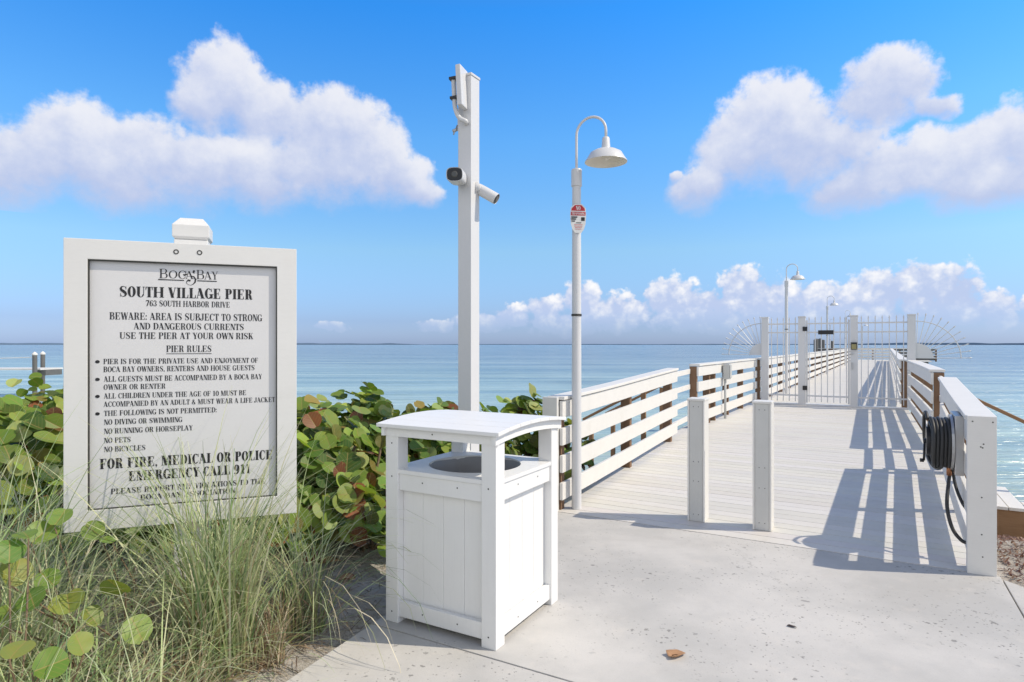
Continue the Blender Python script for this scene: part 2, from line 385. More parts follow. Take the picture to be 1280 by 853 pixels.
def leaf_mat():
    m, t, b = mat('sea_grape_leaf')
    at = N(t, 'ShaderNodeAttribute', attribute_name='Col'); uv = N(t, 'ShaderNodeUVMap')
    s = N(t, 'ShaderNodeSeparateXYZ'); t.links.new(uv.outputs[0], s.inputs[0])
    ax = M_(t, 'ABSOLUTE', s.outputs[0])
    mid = M_(t, 'SUBTRACT', 1.0, SS(t, ax, .02, .055))
    # side veins rising from the midrib
    ph = M_(t, 'FRACT', M_(t, 'MULTIPLY', M_(t, 'SUBTRACT', s.outputs[1], M_(t, 'MULTIPLY', ax, .75)), 2.6))
    side = M_(t, 'SUBTRACT', 1.0, SS(t, M_(t, 'ABSOLUTE', M_(t, 'SUBTRACT', ph, .5)), .02, .09))
    vein = M_(t, 'MAXIMUM', mid, M_(t, 'MULTIPLY', side, .45))
    p = obj_pos(t); n = NOISE(t, p, 22.0, 5, .6)
    col = MIX(t, M_(t, 'MULTIPLY', SS(t, n, .40, .72), .55), at.outputs['Color'], MIX(t, 1.0, at.outputs['Color'], (1.3, 1.02, .65, 1), 'MULTIPLY'))
    col = MIX(t, M_(t, 'MULTIPLY', vein, .7), col, (0.36, 0.27, 0.10, 1))
    t.links.new(col, b.inputs['Base Color']); b.inputs['Roughness'].default_value = 0.45
    b.inputs['Specular IOR Level'].default_value = 0.3
    tr = N(t, 'ShaderNodeBsdfTranslucent'); t.links.new(MIX(t, 1.0, col, (1.5, 1.6, .5, 1), 'MULTIPLY'), tr.inputs[0])
    mx = N(t, 'ShaderNodeMixShader'); mx.inputs[0].default_value = 0.28
    t.links.new(b.outputs[0], mx.inputs[1]); t.links.new(tr.outputs[0], mx.inputs[2])
    t.links.new(mx.outputs[0], t.nodes['Material Output'].inputs[0]); return m
M['leaf'] = leaf_mat()
def blade_mat():
    m, t, b = mat('grass_blade'); at = N(t, 'ShaderNodeAttribute', attribute_name='Col')
    t.links.new(at.outputs['Color'], b.inputs['Base Color']); b.inputs['Roughness'].default_value = 0.5
    tr = N(t, 'ShaderNodeBsdfTranslucent'); t.links.new(at.outputs['Color'], tr.inputs[0])
    mx = N(t, 'ShaderNodeMixShader'); mx.inputs[0].default_value = 0.38
    t.links.new(b.outputs[0], mx.inputs[1]); t.links.new(tr.outputs[0], mx.inputs[2])
    t.links.new(mx.outputs[0], t.nodes['Material Output'].inputs[0]); return m
M['blade'] = blade_mat()
M['stem'] = wood('plant_stem', (0.14, 0.09, 0.05), (0.24, 0.17, 0.10), (20, 20, 4))
M['dry_leaf'] = painted('dry_leaf', (0.42, 0.24, 0.13), 0.4, 0.7, None, 0.4, 30)
M['dark_leaf'] = painted('dark_leaf', (0.06, 0.045, 0.04), 0.4, 0.7)
M['far_land'] = painted('far_shore', (0.15, 0.22, 0.32), 0.1, 0.9, None, 0, .001)  # pale blue has the distance haze painted into the land's colour

# ------------------------------------------------------------------ pier frame: u runs out along the pier, v across to the right
TH1, TH2, UB = R(29.705), R(31.0), 10.55
U1 = Vector((sin(TH1), cos(TH1), 0)); V1 = Vector((cos(TH1), -sin(TH1), 0))
U2 = Vector((sin(TH2), cos(TH2), 0)); V2 = Vector((cos(TH2), -sin(TH2), 0))
O = Vector((0.46, 5.78, 0))
BEND = O + U1 * UB + V1 * 1.8
def zd(u):
    k = min(max(u / 5.0, 0), 1); return 0.16 * (0.6 * k + 0.4 * k * k * (3 - 2 * k))
def P(u, v, z=0.0):
    if u <= UB: q = O + U1 * u + V1 * v
    else: q = BEND + U2 * (u - UB) + V2 * (v - 1.8)
    return Vector((q.x, q.y, z))
def PD(u, v, z=0.0): return P(u, v, z + zd(u))
def uv_of(x, y):
    d = Vector((x, y, 0)) - O; return d.dot(U1), d.dot(V1)
def sweep(mb, us, v0, v1, z0, z1, fv=lambda u: 0.0):
    """a board following the pier: rectangle v0..v1 by z0..z1 above the deck, through stations us"""
    base = len(mb.v)
    for u in us:
        s = fv(u)
        for (v, z) in ((v0, z0), (v1, z0), (v1, z1), (v0, z1)): mb.v.append(tuple(PD(u, v + s, z)))
    n = len(us)
    mb.f.append((base, base+1, base+2, base+3)); e = base + (n-1)*4; mb.f.append((e+3, e+2, e+1, e))
    for k in range(n - 1):
        a = base + k*4
        for j in range(4): mb.f.append((a+j, a+4+j, a+4+(j+1) % 4, a+(j+1) % 4))
def stations(u0, u1, step=1.2):
    n = max(1, int(round((u1 - u0) / step))); return [u0 + (u1 - u0) * i / n for i in range(n + 1)]
def smooth(a, b, x):
    k = min(max((x - a) / (b - a), 0), 1); return k*k*(3 - 2*k)
def hash_noise(x, y):
    return (sin(x*1.7 + 1.3*y) + sin(2.9*y - 0.8*x + 1) + sin(4.1*x + 2.3*y + 2) * .5 + sin(7.3*x - 5.9*y) * .25) / 2.75
def zt(x, y):
    u, v = uv_of(x, y)
    z = -0.035
    z += 0.17 * smooth(0.02, -0.9, v + 0.1 * hash_noise(x*2, y*2)) * (1 - 0.5 * smooth(-1.5, 0.5, u))
    z -= 0.06 * smooth(3.6, 4.4, v)
    sh = smooth(0.6, 7.4, u + 0.35 * hash_noise(x*.5, y*.5) - 0.5 * smooth(-2, -8, v))
    z -= 1.55 * sh
    z -= 2.5 * smooth(7, 40, u)
    z += 0.018 * hash_noise(x*3.1, y*2.7) * (0 if (0.1 < v < 3.5 and u < 0.3) else 1)
    return z

# ------------------------------------------------------------------ setting: ground, path, sea, far shore
def grid_axis(lo, hi, f0, f1, fine, coarse):
    a = []; x = lo
    while x < hi:
        a.append(x)
        d = 0 if f0 <= x <= f1 else min(abs(x - f0), abs(x - f1))
        x += fine + min(coarse, d * 0.25)
    a.append(hi); return a
gx = grid_axis(-60, 60, -5, 6, .10, 6); gy = grid_axis(-30, 45, .5, 11, .10, 4)
g = MB()
for y in gy:
    for x in gx: g.v.append((x, y, zt(x, y)))
nx = len(gx)
for j in range(len(gy) - 1):
    for i in range(nx - 1): g.f.append((j*nx+i, j*nx+i+1, (j+1)*nx+i+1, (j+1)*nx+i))
tag(g.build('ground', M['sand'], smooth=True), kind='structure')

pa = MB()
def slab(uvs, z0, z1):
    n = len(uvs); b = [P(u, v, z0) for u, v in uvs]; t_ = [P(u, v, z1) for u, v in uvs]
    i = len(pa.v); pa.v += [tuple(p) for p in b + t_]
    pa.f.append(tuple(i + k for k in reversed(range(n)))); pa.f.append(tuple(i + n + k for k in range(n)))
    for k in range(n): q = (k+1) % n; pa.f.append((i+k, i+q, i+n+q, i+n+k))
JU = -2.62
slab([(-0.012, -0.22), (JU+.005, 0.07), (JU+.005, 3.232), (-0.012, 3.232)], -.12, 0)
slab([(JU-.005, 0.07), (-3.5, 0.16), (-4.5, 0.2), (-9.0, 0.25), (-9, 3.232), (JU-.005, 3.232)], -.12, 0)
slab([(-0.05, 3.242), (-9, 3.242), (-9, 3.50), (-0.25, 3.42)], -.12, -.004)
tag(pa.build('path', M['concrete'], bevel=0.004), kind='structure')

sea = MB(); S_ = 30000
ring = [(-S_, -S_), (S_, -S_), (S_, S_), (-S_, S_)]
sea.poly([(x, y, SEA_Z) for x, y in ring])
tag(sea.build('sea', M['water']), kind='structure')
land = MB()
def strip(a0, a1, dist, h0, h1, n=90, seed=1):
    r = random.Random(seed)
    for k in range(n):
        p = [a0 + (a1 - a0) * q / n for q in (k, k + 1)]
        def hh(a):
            e = min(a - a0, a1 - a) / (a1 - a0); return (h0 + (h1 - h0) * (0.5 + 0.5 * hash_noise(a * 40 + seed, a * 23))) * min(1, e * 14 + .1)
        b = [(sin(a) * dist, cos(a) * dist) for a in p]; bb = [(sin(a) * (dist + 400), cos(a) * (dist + 400)) for a in p]
        z = [hh(a) for a in p]
        land.hexa([(*b[0], -2), (*b[1], -2), (*bb[1], -2), (*bb[0], -2), (*b[0], z[0]), (*b[1], z[1]), (*bb[1], z[1]), (*bb[0], z[0])])
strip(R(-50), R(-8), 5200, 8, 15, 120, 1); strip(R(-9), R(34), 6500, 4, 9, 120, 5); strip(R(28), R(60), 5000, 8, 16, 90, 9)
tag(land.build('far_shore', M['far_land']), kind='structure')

# ------------------------------------------------------------------ pier
PIER_END = 56.0
pier = empty('pier', P(0, 1.6, 0), 'long pale boarded pier running out over the water to the horizon', 'pier')
dk = MB(); dk.c = []
u = 0.0; W_ = 0.142; r = random.Random(3)
while u < PIER_END:
    lo, hi = (-0.24, 3.22)
    w = W_
    zz = r.uniform(-.0006, .0006); c = r.uniform(.95, 1.025); cc = (c, c * r.uniform(.985, 1.01), c * r.uniform(.96, 1.02))
    q = [PD(u, lo, -.035), PD(u, hi, -.035), PD(u+w-.006, hi, -.035), PD(u+w-.006, lo, -.035)]
    t_ = [PD(u, lo, zz), PD(u, hi, zz), PD(u+w-.006, hi, zz), PD(u+w-.006, lo, zz)]
    if u > UB + .1 or u + w < UB:
        dk.hexa(q + t_); dk.c += [cc] * 6
    u += W_
# pier head, a cross deck at the far end
for k in range(40):
    u = PIER_END + k * W_
    c = r.uniform(.93, 1.03)
    q = [PD(u, -2.6, -.035), PD(u, 6.0, -.035), PD(u+W_-.006, 6.0, -.035), PD(u+W_-.006, -2.6, -.035)]
    dk.hexa(q + [p + Vector((0, 0, .035)) for p in q]); dk.c += [(c, c, c * .98)] * 6
dk.build('deck_boards', M['deck'], pier)
jo = MB()
for v in (-.2, 1.0, 2.1, 3.12): sweep(jo, stations(0.02, UB, 1.0) + stations(UB + .15, PIER_END, 4), v, v + .06, -.30, -.038)
jo.build('joist', M['wood'], pier)
nose = MB(); sweep(nose, [-.010, .0], -.16, 3.0, -.10, -.012); nose.build('edge_strip', M['gap'], pier)
for u in [4.6, 10.4] + [16.5 + 6 * k for k in range(7)] + [PIER_END + .3, PIER_END + 5]:
    for v in ((-.12, 3.1) if u < PIER_END else (-2.2, -.12, 3.1, 5.6)):
        pl = MB(); p = PD(u, v); pl.tube([(p.x, p.y, -4), (p.x, p.y, p.z - .04)], .15, 14); pl.build('piling', M['wood_grey'], pier)

# ---- railings
RAILS = [(0.10, 0.26), (0.355, 0.515), (0.61, 0.77), (0.865, 1.025)]
def railing(name, label, us, vin, side, posts, cap=True, fv=lambda u: 0.0, endboard=None, mw='rail', slim=False, group='white board railings along the pier'):
    """side=+1: boards' inner face looks to +v (left railing); -1: right railing"""
    root = empty(name, PD(us[0], vin, 0), label, 'railing', group)
    def span(a, b): return (vin - a * side, vin - b * side) if side < 0 else (vin - b * side, vin - a * side)
    for (z0, z1) in RAILS:
        mb = MB(); a, b = span(0, .032)
        if slim: zc = (z0 + z1) / 2; z0, z1 = zc - .04, zc + .04
        sweep(mb, us, a, b, z0, z1, fv); mb.build('rail', M[mw], root, bevel=.004 if len(us) < 9 else 0)
    if cap:
        mb = MB(); a, b = span(-.018, .155 if side > 0 else .158); sweep(mb, us, a, b, 1.034, 1.066, fv); mb.build('cap_rail', M[mw], root, bevel=.005 if len(us) < 9 else 0)
    for u in posts:
        mb = MB(); a, b = span(.034, .15); s = fv(u)
        q = [PD(u, a+s, -.35), PD(u, b+s, -.35), PD(u+.075, b+s, -.35), PD(u+.075, a+s, -.35)]
        t_ = [PD(u, a+s, 1.026), PD(u, b+s, 1.026), PD(u+.075, b+s, 1.026), PD(u+.075, a+s, 1.026)]
        mb.hexa(q + t_); mb.build('post', M['wood'], root, bevel=.004)
    return root, span
UG0, UG1 = 3.4, 4.72            # openings for the beach steps, right side
LG0, LG1 = 4.05, 5.25          # and left side
fvL = lambda u: 0.03 * u / 4
left1, sp = railing('railing', 'white railing left of the path with grey end board beside near lamp post', stations(0.02, LG0, .85), 0.0, 1, [.06, 2.0, 3.8])
mb = MB(); mb.hexa([PD(-.03, -.185, -.14), PD(-.03, -.035, -.14), PD(.016, -.035, -.14), PD(.016, -.185, -.14), PD(-.03, -.185, 1.06), PD(-.03, -.035, 1.06), PD(.016, -.035, 1.06), PD(.016, -.185, 1.06)])
mb.build('end_board', M['bollard_trim'], left1, bevel=.004)
left2, _ = railing('railing', 'white railing on left between steps opening and gate, carrying a grey box', stations(LG1, UB - .05, .8), 0.03, 1, [LG1, 6.1, 6.5, 7.6, 9.0], fv=lambda u: 0.17 * (u - LG1) / 6)
left3, _ = railing('railing', 'long white railing on the left beyond the gate', stations(UB + .25, PIER_END, 3.2), 0.22, 1, [UB + .3 + 1.85 * k for k in range(25)])
right1, spr = railing('railing', 'near right railing with broad white end board, carrying the hose reel', stations(0.02, UG0, .85), 3.06, -1, [.06, 1.6, 3.2], fv=lambda u: .035*u)
mb = MB(); mb.hexa([PD(-.03, 3.05, -.02), PD(-.03, 3.212, -.02), PD(.016, 3.212, -.02), PD(.016, 3.05, -.02), PD(-.03, 3.05, 1.0665), PD(-.03, 3.212, 1.0665), PD(.016, 3.212, 1.0665), PD(.016, 3.05, 1.0665)])
eb = mb.build('end_board', M['rail'], right1, bevel=.004)
sc = MB()
for (v, z) in ((3.03, 1.03), (3.14, 1.03), (3.075, .86), (3.09, .88), (3.085, .855), (3.08, .52), (3.08, .27), (3.085, .12)):
    for k in range(1):
        p = PD(-.0312, v + .05, z); sc.poly([p + (V1 * cos(a) + Vector((0, 0, 1)) * sin(a)) * .005 for a in [2*pi*j/8 for j in range(8)]])
sc.build('screw', M['gap'], eb)
right2, _ = railing('railing', 'white railing on the right between steps opening and gate', stations(UG1, UB - .05, .8), 3.19, -1, [UG1, 6.4, 8.1, 9.7])
right3, _ = railing('railing', 'long white railing on the right beyond the gate', stations(UB + .25, PIER_END, 3.2), 3.06, -1, [UB + .3 + 1.85 * k for k in range(25)])
# slim gates closing the two openings to the beach steps
for (vin, side, g0, g1, lab) in ((-.10, 1, LG0, LG1, 'slim white gate closing the steps opening in left railing'), (3.28, -1, UG0, UG1, 'slim white gate closing the steps opening in right railing')):
    rt, _ = railing('step_gate', lab, [g0 + .02, g1 - .02], vin, side, [], cap=False, slim=True, group='slim gates at the beach steps')
    rt['category'] = 'gate'
# pier head railings seen end on: dark timber backs with pale boards
def cross_rail(label, u, v0, v1, dark=False):
    root = empty('railing', PD(u, v0, 0), label, 'railing', 'railings round the pier head')
    for (z0, z1) in RAILS:
        mb = MB(); mb.hexa([PD(u, v0, z0), PD(u, v1, z0), PD(u+.03, v1, z0), PD(u+.03, v0, z0), PD(u, v0, z1), PD(u, v1, z1), PD(u+.03, v1, z1), PD(u+.03, v0, z1)])
        mb.build('rail', M['rail' if not dark else 'wood_grey'], root)
    mb = MB(); mb.hexa([PD(u-.05, v0, 1.028), PD(u-.05, v1, 1.028), PD(u+.14, v1, 1.028), PD(u+.14, v0, 1.028), PD(u-.05, v0, 1.066), PD(u-.05, v1, 1.066), PD(u+.14, v1, 1.066), PD(u+.14, v0, 1.066)])
    mb.build('cap_rail', M['rail'], root)
    n = max(2, int((v1 - v0) / 1.8)); s = -.11 if dark else .032
    for k in range(n + 1):
        v = v0 + (v1 - v0 - .12) * k / n
        mb = MB(); mb.hexa([PD(u+s, v, 0), PD(u+s, v+.12, 0), PD(u+s+.1, v+.12, 0), PD(u+s+.1, v, 0), PD(u+s, v, 1.026), PD(u+s, v+.12, 1.026), PD(u+s+.1, v+.12, 1.026), PD(u+s+.1, v, 1.026)])
        mb.build('post', M['wood'], root)
cross_rail('railing straight across the far end of the pier', PIER_END + 5.5, -2.6, 6.0)
cross_rail('dark timber railing of the pier head seen right of the gate', PIER_END + .1, 3.3, 6.3, True)
cross_rail('dark timber railing of the pier head behind the left railing', PIER_END + .1, -2.6, -.1, True)

# ---- bollards
def bollard():
    root = empty('bollard', (0, 0, 0), 'boxy white bollard', 'bollard', 'boxy bollards at the pier entrance')
    w, d, h = .073, .085, 1.07
    b = MB()
    for sx in (-1, 1):                      # cheeks
        b.box(sx*w if sx < 0 else w-.016, -w+.016 if sx < 0 else w, -d, d, 0, h-.02)
    b.build('cheek', M['rail'], root, bevel=.003, local=True)
    f = MB(); f.box(-w+.018, w-.018, -d+.004, -d+.018, 0, h-.02); f.box(-w+.018, w-.018, d-.018, d-.004, 0, h-.02)
    f.build('face_panel', M['bollard'], root, bevel=.002, local=True)
    c = MB(); c.box(-w-.004, w+.004, -d-.004, d+.004, h-.019, h); c.build('cap', M['rail'], root, bevel=.004, local=True)
    s = MB()
    for x in (-.022, .022):
        for z in (.06, .35, .52, 1.0): s.poly([(x + .004*cos(a), -d+.0032, z + .004*sin(a)) for a in [2*pi*j/8 for j in range(8)]])
    s.build('screw', M['gap'], root, local=True)
    return root
b1 = bollard(); b1['label'] = 'left one of the two boxy bollards on the pier boards'
b1.location = PD(.36, 1.16); b1.rotation_euler = (0, 0, -TH1)
copy_tree(b1, PD(.36, 1.70), (0, 0, -TH1), 'right one of the two boxy bollards on the pier boards')

# ---- lamp posts
def lamp_post():
    root = empty('lamp_post', (0, 0, 0), 'x', 'lamp post', 'gooseneck lamp posts on the pier')
    p = MB(); p.tube([(0, 0, 0), (0, 0, 1.2), (0, 0, 2.0), (0, 0, 3.16)], [.046, .045, .043, .041], 18, False); p.build('pole', M['metal_white'], root, smooth=True, local=True)
    c = MB(); c.lathe([(.0, 3.20), (.047, 3.20), (.05, 3.19), (.05, 3.04), (.042, 3.035)], n=18); c.build('collar', M['metal_white'], root, smooth=False, local=True)
    bn = MB(); bn.lathe([(.0445, 1.815), (.049, 1.815), (.049, 1.835), (.0445, 1.835)], n=18); bn.build('band', M['gap'], root, local=True)
    r = .147; a = MB(); pts = [(0, 0, 3.18), (0, 0, 3.35)] + [(r - r*cos(t), 0, 3.52 + r*sin(t)) for t in [pi*k/16 for k in range(17)]] + [(2*r, 0, 3.45)]
    a.tube(pts, .0125, 10); a.build('gooseneck', M['metal_white'], root, smooth=True, local=True)
    s = MB(); X = 2*r
    s.lathe([(.0, 3.455), (.028, 3.455), (.034, 3.445), (.04, 3.36), (.046, 3.345), (.10, 3.335), (.145, 3.31), (.168, 3.27), (.192, 3.235), (.195, 3.226)], c=(X, 0, 0), n=32)
    sh = s.build('lamp_shade', M['metal_white'], root, smooth=True, local=True)
    s = MB(); s.lathe([(.195, 3.226), (.188, 3.226), (.163, 3.262), (.14, 3.30), (.098, 3.325), (.0, 3.33)], c=(X, 0, 0), n=32); s.build('shade_inside', M['lamp_inner'], sh, smooth=True, local=True)
    bl = MB(); bl.lathe([(.0, 3.245), (.02, 3.25), (.034, 3.27), (.034, 3.29), (.02, 3.325)], c=(X, 0, 0), n=16); bl.build('bulb', M['lamp_inner'], sh, smooth=True, local=True)
    return root
lp = lamp_post(); lp['label'] = 'nearest lamp post at the left railing end with red sign on its pole'
lp.location = PD(.17, .075); lp.rotation_euler = (0, 0, -TH1)
def at_px(px, Y): return Vector(((px - 640) / FPX * Y, Y, 0))
for (px, Y, lab) in ((983, 17.7, 'second lamp post along the pier, just behind the left gate panel'), (1034, 29.3, 'third lamp post along the pier, seen through the gate leaf'),
                     (1056.5, 41.5, 'fourth lamp post along the pier, just left of the lock post'), (1037.5, 56, 'lamp post on left wing of pier head behind the dark pilings'),
                     (1078, 61, 'farthest lamp post, small at the end of the pier')):
    q = at_px(px, Y); q.z = .16; copy_tree(lp, q, (0, 0, -TH2), lab)

# ---- hose reel on the right railing
PD_ = PD
def HV(v): return 3.075 - (2.995 - v) * .86
def PD(u, v, z=0.0): return PD_(u, HV(v), z)
hr = empty('hose_reel', PD(.5, 3.0, .8), 'hose reel wound with dark grey hose on the right railing', 'hose reel')
CU, CZ = .50, .80
def ring_pts(u, z, v, r, n=28): return [PD(u + r*cos(2*pi*k/n), v, z + r*sin(2*pi*k/n)) for k in range(n)]
def disc(mb, v0, v1, r, n=28):
    a = ring_pts(CU, CZ, v0, r, n); b = ring_pts(CU, CZ, v1, r, n); i = len(mb.v)
    mb.v += [tuple(p) for p in a + b]; mb.f.append(tuple(i+k for k in range(n))); mb.f.append(tuple(i+n+k for k in reversed(range(n))))
    for k in range(n): q = (k+1) % n; mb.f.append((i+k, i+n+k, i+n+q, i+q))
mb = MB(); q0 = [PD(CU-.16, 2.93, .58), PD(CU+.16, 2.93, .58), PD(CU+.16, 2.995, .58), PD(CU-.16, 2.995, .58)]
mb.hexa(q0 + [p + Vector((0, 0, .44)) for p in q0]); mb.build('bracket', M['steel'], hr, bevel=.006)
mb = MB(); disc(mb, 2.905, 2.925, .21); mb.build('back_flange', M['steel'], hr)
mb = MB(); disc(mb, 2.735, 2.904, .11); mb.build('drum', M['dark_plastic'], hr)
mb = MB(); n = 40
for lay in range(2):
    for k in range(5):
        v = 2.775 + .028 * k + .006 * lay; rr = .146 + .036 * lay + rnd.uniform(-.006, .008)
        pts = [PD(CU + rr*cos(2*pi*j/n), v + .028 * (j/n - .5) + .004*sin(6*pi*j/n), CZ + (rr + .012*sin(2*pi*j/n - 1.9) ) * sin(2*pi*j/n)) for j in range(n + 1)]
        mb.tube(pts, .0125, 8)
pts = []
for (v, u_, z) in ((2.74, .42, .98), (2.735, .50, 1.02), (2.73, .60, .97), (2.735, .64, .80), (2.76, .60, .66), (2.80, .52, .60), (2.84, .42, .62), (2.88, .36, .72)): pts.append(PD(u_, v, z))
def spline(pts, m=8):
    out = []
    P_ = [pts[0]] + list(pts) + [pts[-1]]
    for i in range(1, len(P_) - 2):
        p0, p1, p2, p3 = [Vector(q) for q in P_[i-1:i+3]]
        for k in range(m):
            t = k / m; out.append(.5*((2*p1) + (p2-p0)*t + (2*p0-5*p1+4*p2-p3)*t*t + (3*p1-p0-3*p2+p3)*t**3))
    out.append(Vector(pts[-1])); return out
mb.tube(spline(pts), .0125, 8)
tail = [PD(CU-.02, 2.915, .60), PD(.40, 2.89, .50), PD(.30, 2.87, .36), PD(.24, 2.90, .22), PD(.20, 2.96, .15), PD(.18, 3.01, .145)]
mb.tube(spline(tail), .0125, 8)
tail = [PD(CU, 2.93, .59), PD(.44, 2.95, .47), PD(.34, 2.985, .38), PD(.30, 3.03, .33)]
mb.tube(spline(tail), .011, 8)
mb.build('hose', M['rubber'], hr, smooth=True)
mb = MB(); mb.tube([PD(CU, 2.72, CZ), PD(CU, 2.93, CZ)], .018, 10); mb.tube([PD(CU, 2.725, CZ), PD(CU-.07, 2.715, CZ-.14)], .008, 8); mb.tube([PD(CU-.07, 2.715, CZ-.14), PD(CU-.07, 2.685, CZ-.14)], .014, 8)
mb.build('crank_handle', M['dark_plastic'], hr, smooth=True)
mb = MB(); mb.tube([PD(.44, 2.99, .64), PD(.44, 2.89, .63)], .016, 8); mb.tube([PD(.44, 2.90, .66), PD(.44, 2.90, .56)], .018, 8); mb.build('brass_fitting', M['brass'], hr, smooth=True)

PD = PD_
# ---- electrical box on left railing
eb_ = empty('electrical_box', PD(6.96, .11, .9), 'small grey electrical box with conduit on the left railing', 'electrical box')
mb = MB(); mb.hexa([PD(6.87, .105, .74), PD(6.87, .215, .74), PD(7.05, .215, .74), PD(7.05, .105, .74), PD(6.87, .105, 1.03), PD(6.87, .215, 1.03), PD(7.05, .215, 1.03), PD(7.05, .105, 1.03)])
mb.build('housing', M['grey_box'], eb_, bevel=.012)
mb = MB(); mb.hexa([PD(6.885, .2165, .76), PD(6.885, .235, .76), PD(7.035, .235, .76), PD(7.035, .2165, .76), PD(6.885, .2165, 1.01), PD(6.885, .235, 1.01), PD(7.035, .235, 1.01), PD(7.035, .2165, 1.01)])
mb.build('door', M['grey_box'], eb_, bevel=.008)
mb = MB(); mb.tube([PD(6.92, .135, .745), PD(6.92, .135, .0)], .022, 10); mb.build('conduit', M['grey_box'], eb_, smooth=True)

# ---- entrance gate
GU = UB
gate = empty('entrance_gate', PD(GU, 1.8), 'white metal picket gate with fan shaped side guards across the pier', 'gate')
GT = 2.03; GV = (.35, 1.144, 2.196, 3.27)
def gbox(mb, u0, u1, v0, v1, z0, z1):
    q = [PD(GU, v0), PD(GU, v1)]
    def G(u, v, z): p = O + U1*(GU+u) + V1*v; return Vector((p.x, p.y, .16 + z))
    mb.hexa([G(u0, v0, z0), G(u0, v1, z0), G(u1, v1, z0), G(u1, v0, z0), G(u0, v0, z1), G(u0, v1, z1), G(u1, v1, z1), G(u1, v0, z1)])
def GP(u, v, z): p = O + U1*(GU+u) + V1*v; return Vector((p.x, p.y, .16 + z))
for v in GV:
    mb = MB(); gbox(mb, -.075, .075, v-.075, v+.075, 0, GT-.02); gbox(mb, -.082, .082, v-.082, v+.082, GT-.019, GT+.012)
    mb.build('post', M['metal_white'], gate, bevel=.004)
def pickets(name, v0, v1, n, frame=False):
    mb = MB()
    for z in (1.67, 1.87): gbox(mb, -.014, .014, v0, v1, z-.016, z+.016)
    gbox(mb, -.014, .014, v0, v1, .20, .235)
    for k in range(n):
        v = v0 + (v1 - v0) * (k + .5) / n
        gbox(mb, -.0095, .0095, v-.0095, v+.0095, .08, 1.97)
        tip = GP(0, v, 2.04); i = len(mb.v); mb.v += [tuple(GP(-.016, v-.016, 1.97)), tuple(GP(-.016, v+.016, 1.97)), tuple(GP(.016, v+.016, 1.97)), tuple(GP(.016, v-.016, 1.97)), tuple(tip)]
        mb.f += [(i, i+1, i+4), (i+1, i+2, i+4), (i+2, i+3, i+4), (i+3, i+2, i+1, i)]
    if frame:
        for v in (v0, v1 - .035): gbox(mb, -.02, .02, v, v+.035, .06, 1.95)
    return mb.build(name, M['metal_white'], gate)
pickets('side_panel', GV[0]+.075, GV[1]-.075, 5)
leaf = pickets('gate_leaf', GV[1]+.085, GV[2]-.085, 7, True)
pickets('side_panel', GV[2]+.075, GV[3]-.075, 7)
for z in (.40, 1.75):
    mb = MB(); gbox(mb, -.10, -.05, GV[1]+.02, GV[1]+.115, z-.05, z+.05); mb.build('hinge', M['dark_plastic'], leaf, bevel=.008)
mb = MB(); gbox(mb, -.045, -.016, 1.48, 1.79, 1.62, 1.715); pl = mb.build('sign_plate', M['dark_plastic'], leaf, bevel=.006)
mb = MB(); gbox(mb, -.14, -.076, GV[2]-.06, GV[2]+.06, 1.28, 1.44); kp = mb.build('keypad', M['dark_plastic'], gate, bevel=.006)
mb = MB(); gbox(mb, -.143, -.1405, GV[2]-.048, GV[2]+.048, 1.29, 1.40); mb.build('keypad_face', M['keypad'], kp)
mb = MB(); gbox(mb, -.11, -.076, GV[2]-.075, GV[2]-.01, 1.17, 1.21); gbox(mb, -.12, -.076, GV[2]-.045, GV[2]-.025, .84, 1.0); mb.build('handle', M['steel'], gate, bevel=.005)
mb = MB(); gbox(mb, -.09, .09, GV[0]+.076, GV[3]-.076, .0, .035); mb.build('threshold', M['metal_white'], gate, bevel=.004)
def fan(v0, sgn, rad, disc_r, zc):
    mb = MB()
    def FP(u, r, a): return GP(u, v0 + sgn * r * cos(a), zc + r * sin(a))
    n = 20
    arc = [FP(0, rad, pi/2*k/n) for k in range(n + 1)]; mb.tube(arc, .011, 6)
    for k in range(11):
        a = pi/2 * (k + .12) / 10.4
        mb.tube([FP(0, disc_r * .9, a), FP(0, rad * 1.17, a)], .008, 5)
        mb.tube([FP(0, rad * 1.16, a), FP(0, rad * 1.20, a), FP(0, rad * 1.235, a)], [.009, .016, .003], 6)
    i = len(mb.v); pts = [GP(-.008, v0, zc)] + [FP(-.008, disc_r, pi/2*k/n) for k in range(n + 1)]; pts2 = [p + U1 * .016 for p in pts]
    mb.v += [tuple(p) for p in pts + pts2]; m = len(pts); mb.f.append(tuple(i+k for k in range(m))); mb.f.append(tuple(i+m+k for k in reversed(range(m))))
    for k in range(m): q = (k+1) % m; mb.f.append((i+k, i+q, i+m+q, i+m+k))
    mb.build('fan_guard', M['metal_white'], gate)
fan(GV[0]-.076, -1, .75, .28, 1.14); fan(GV[3]+.076, 1, .79, .32, 1.10)

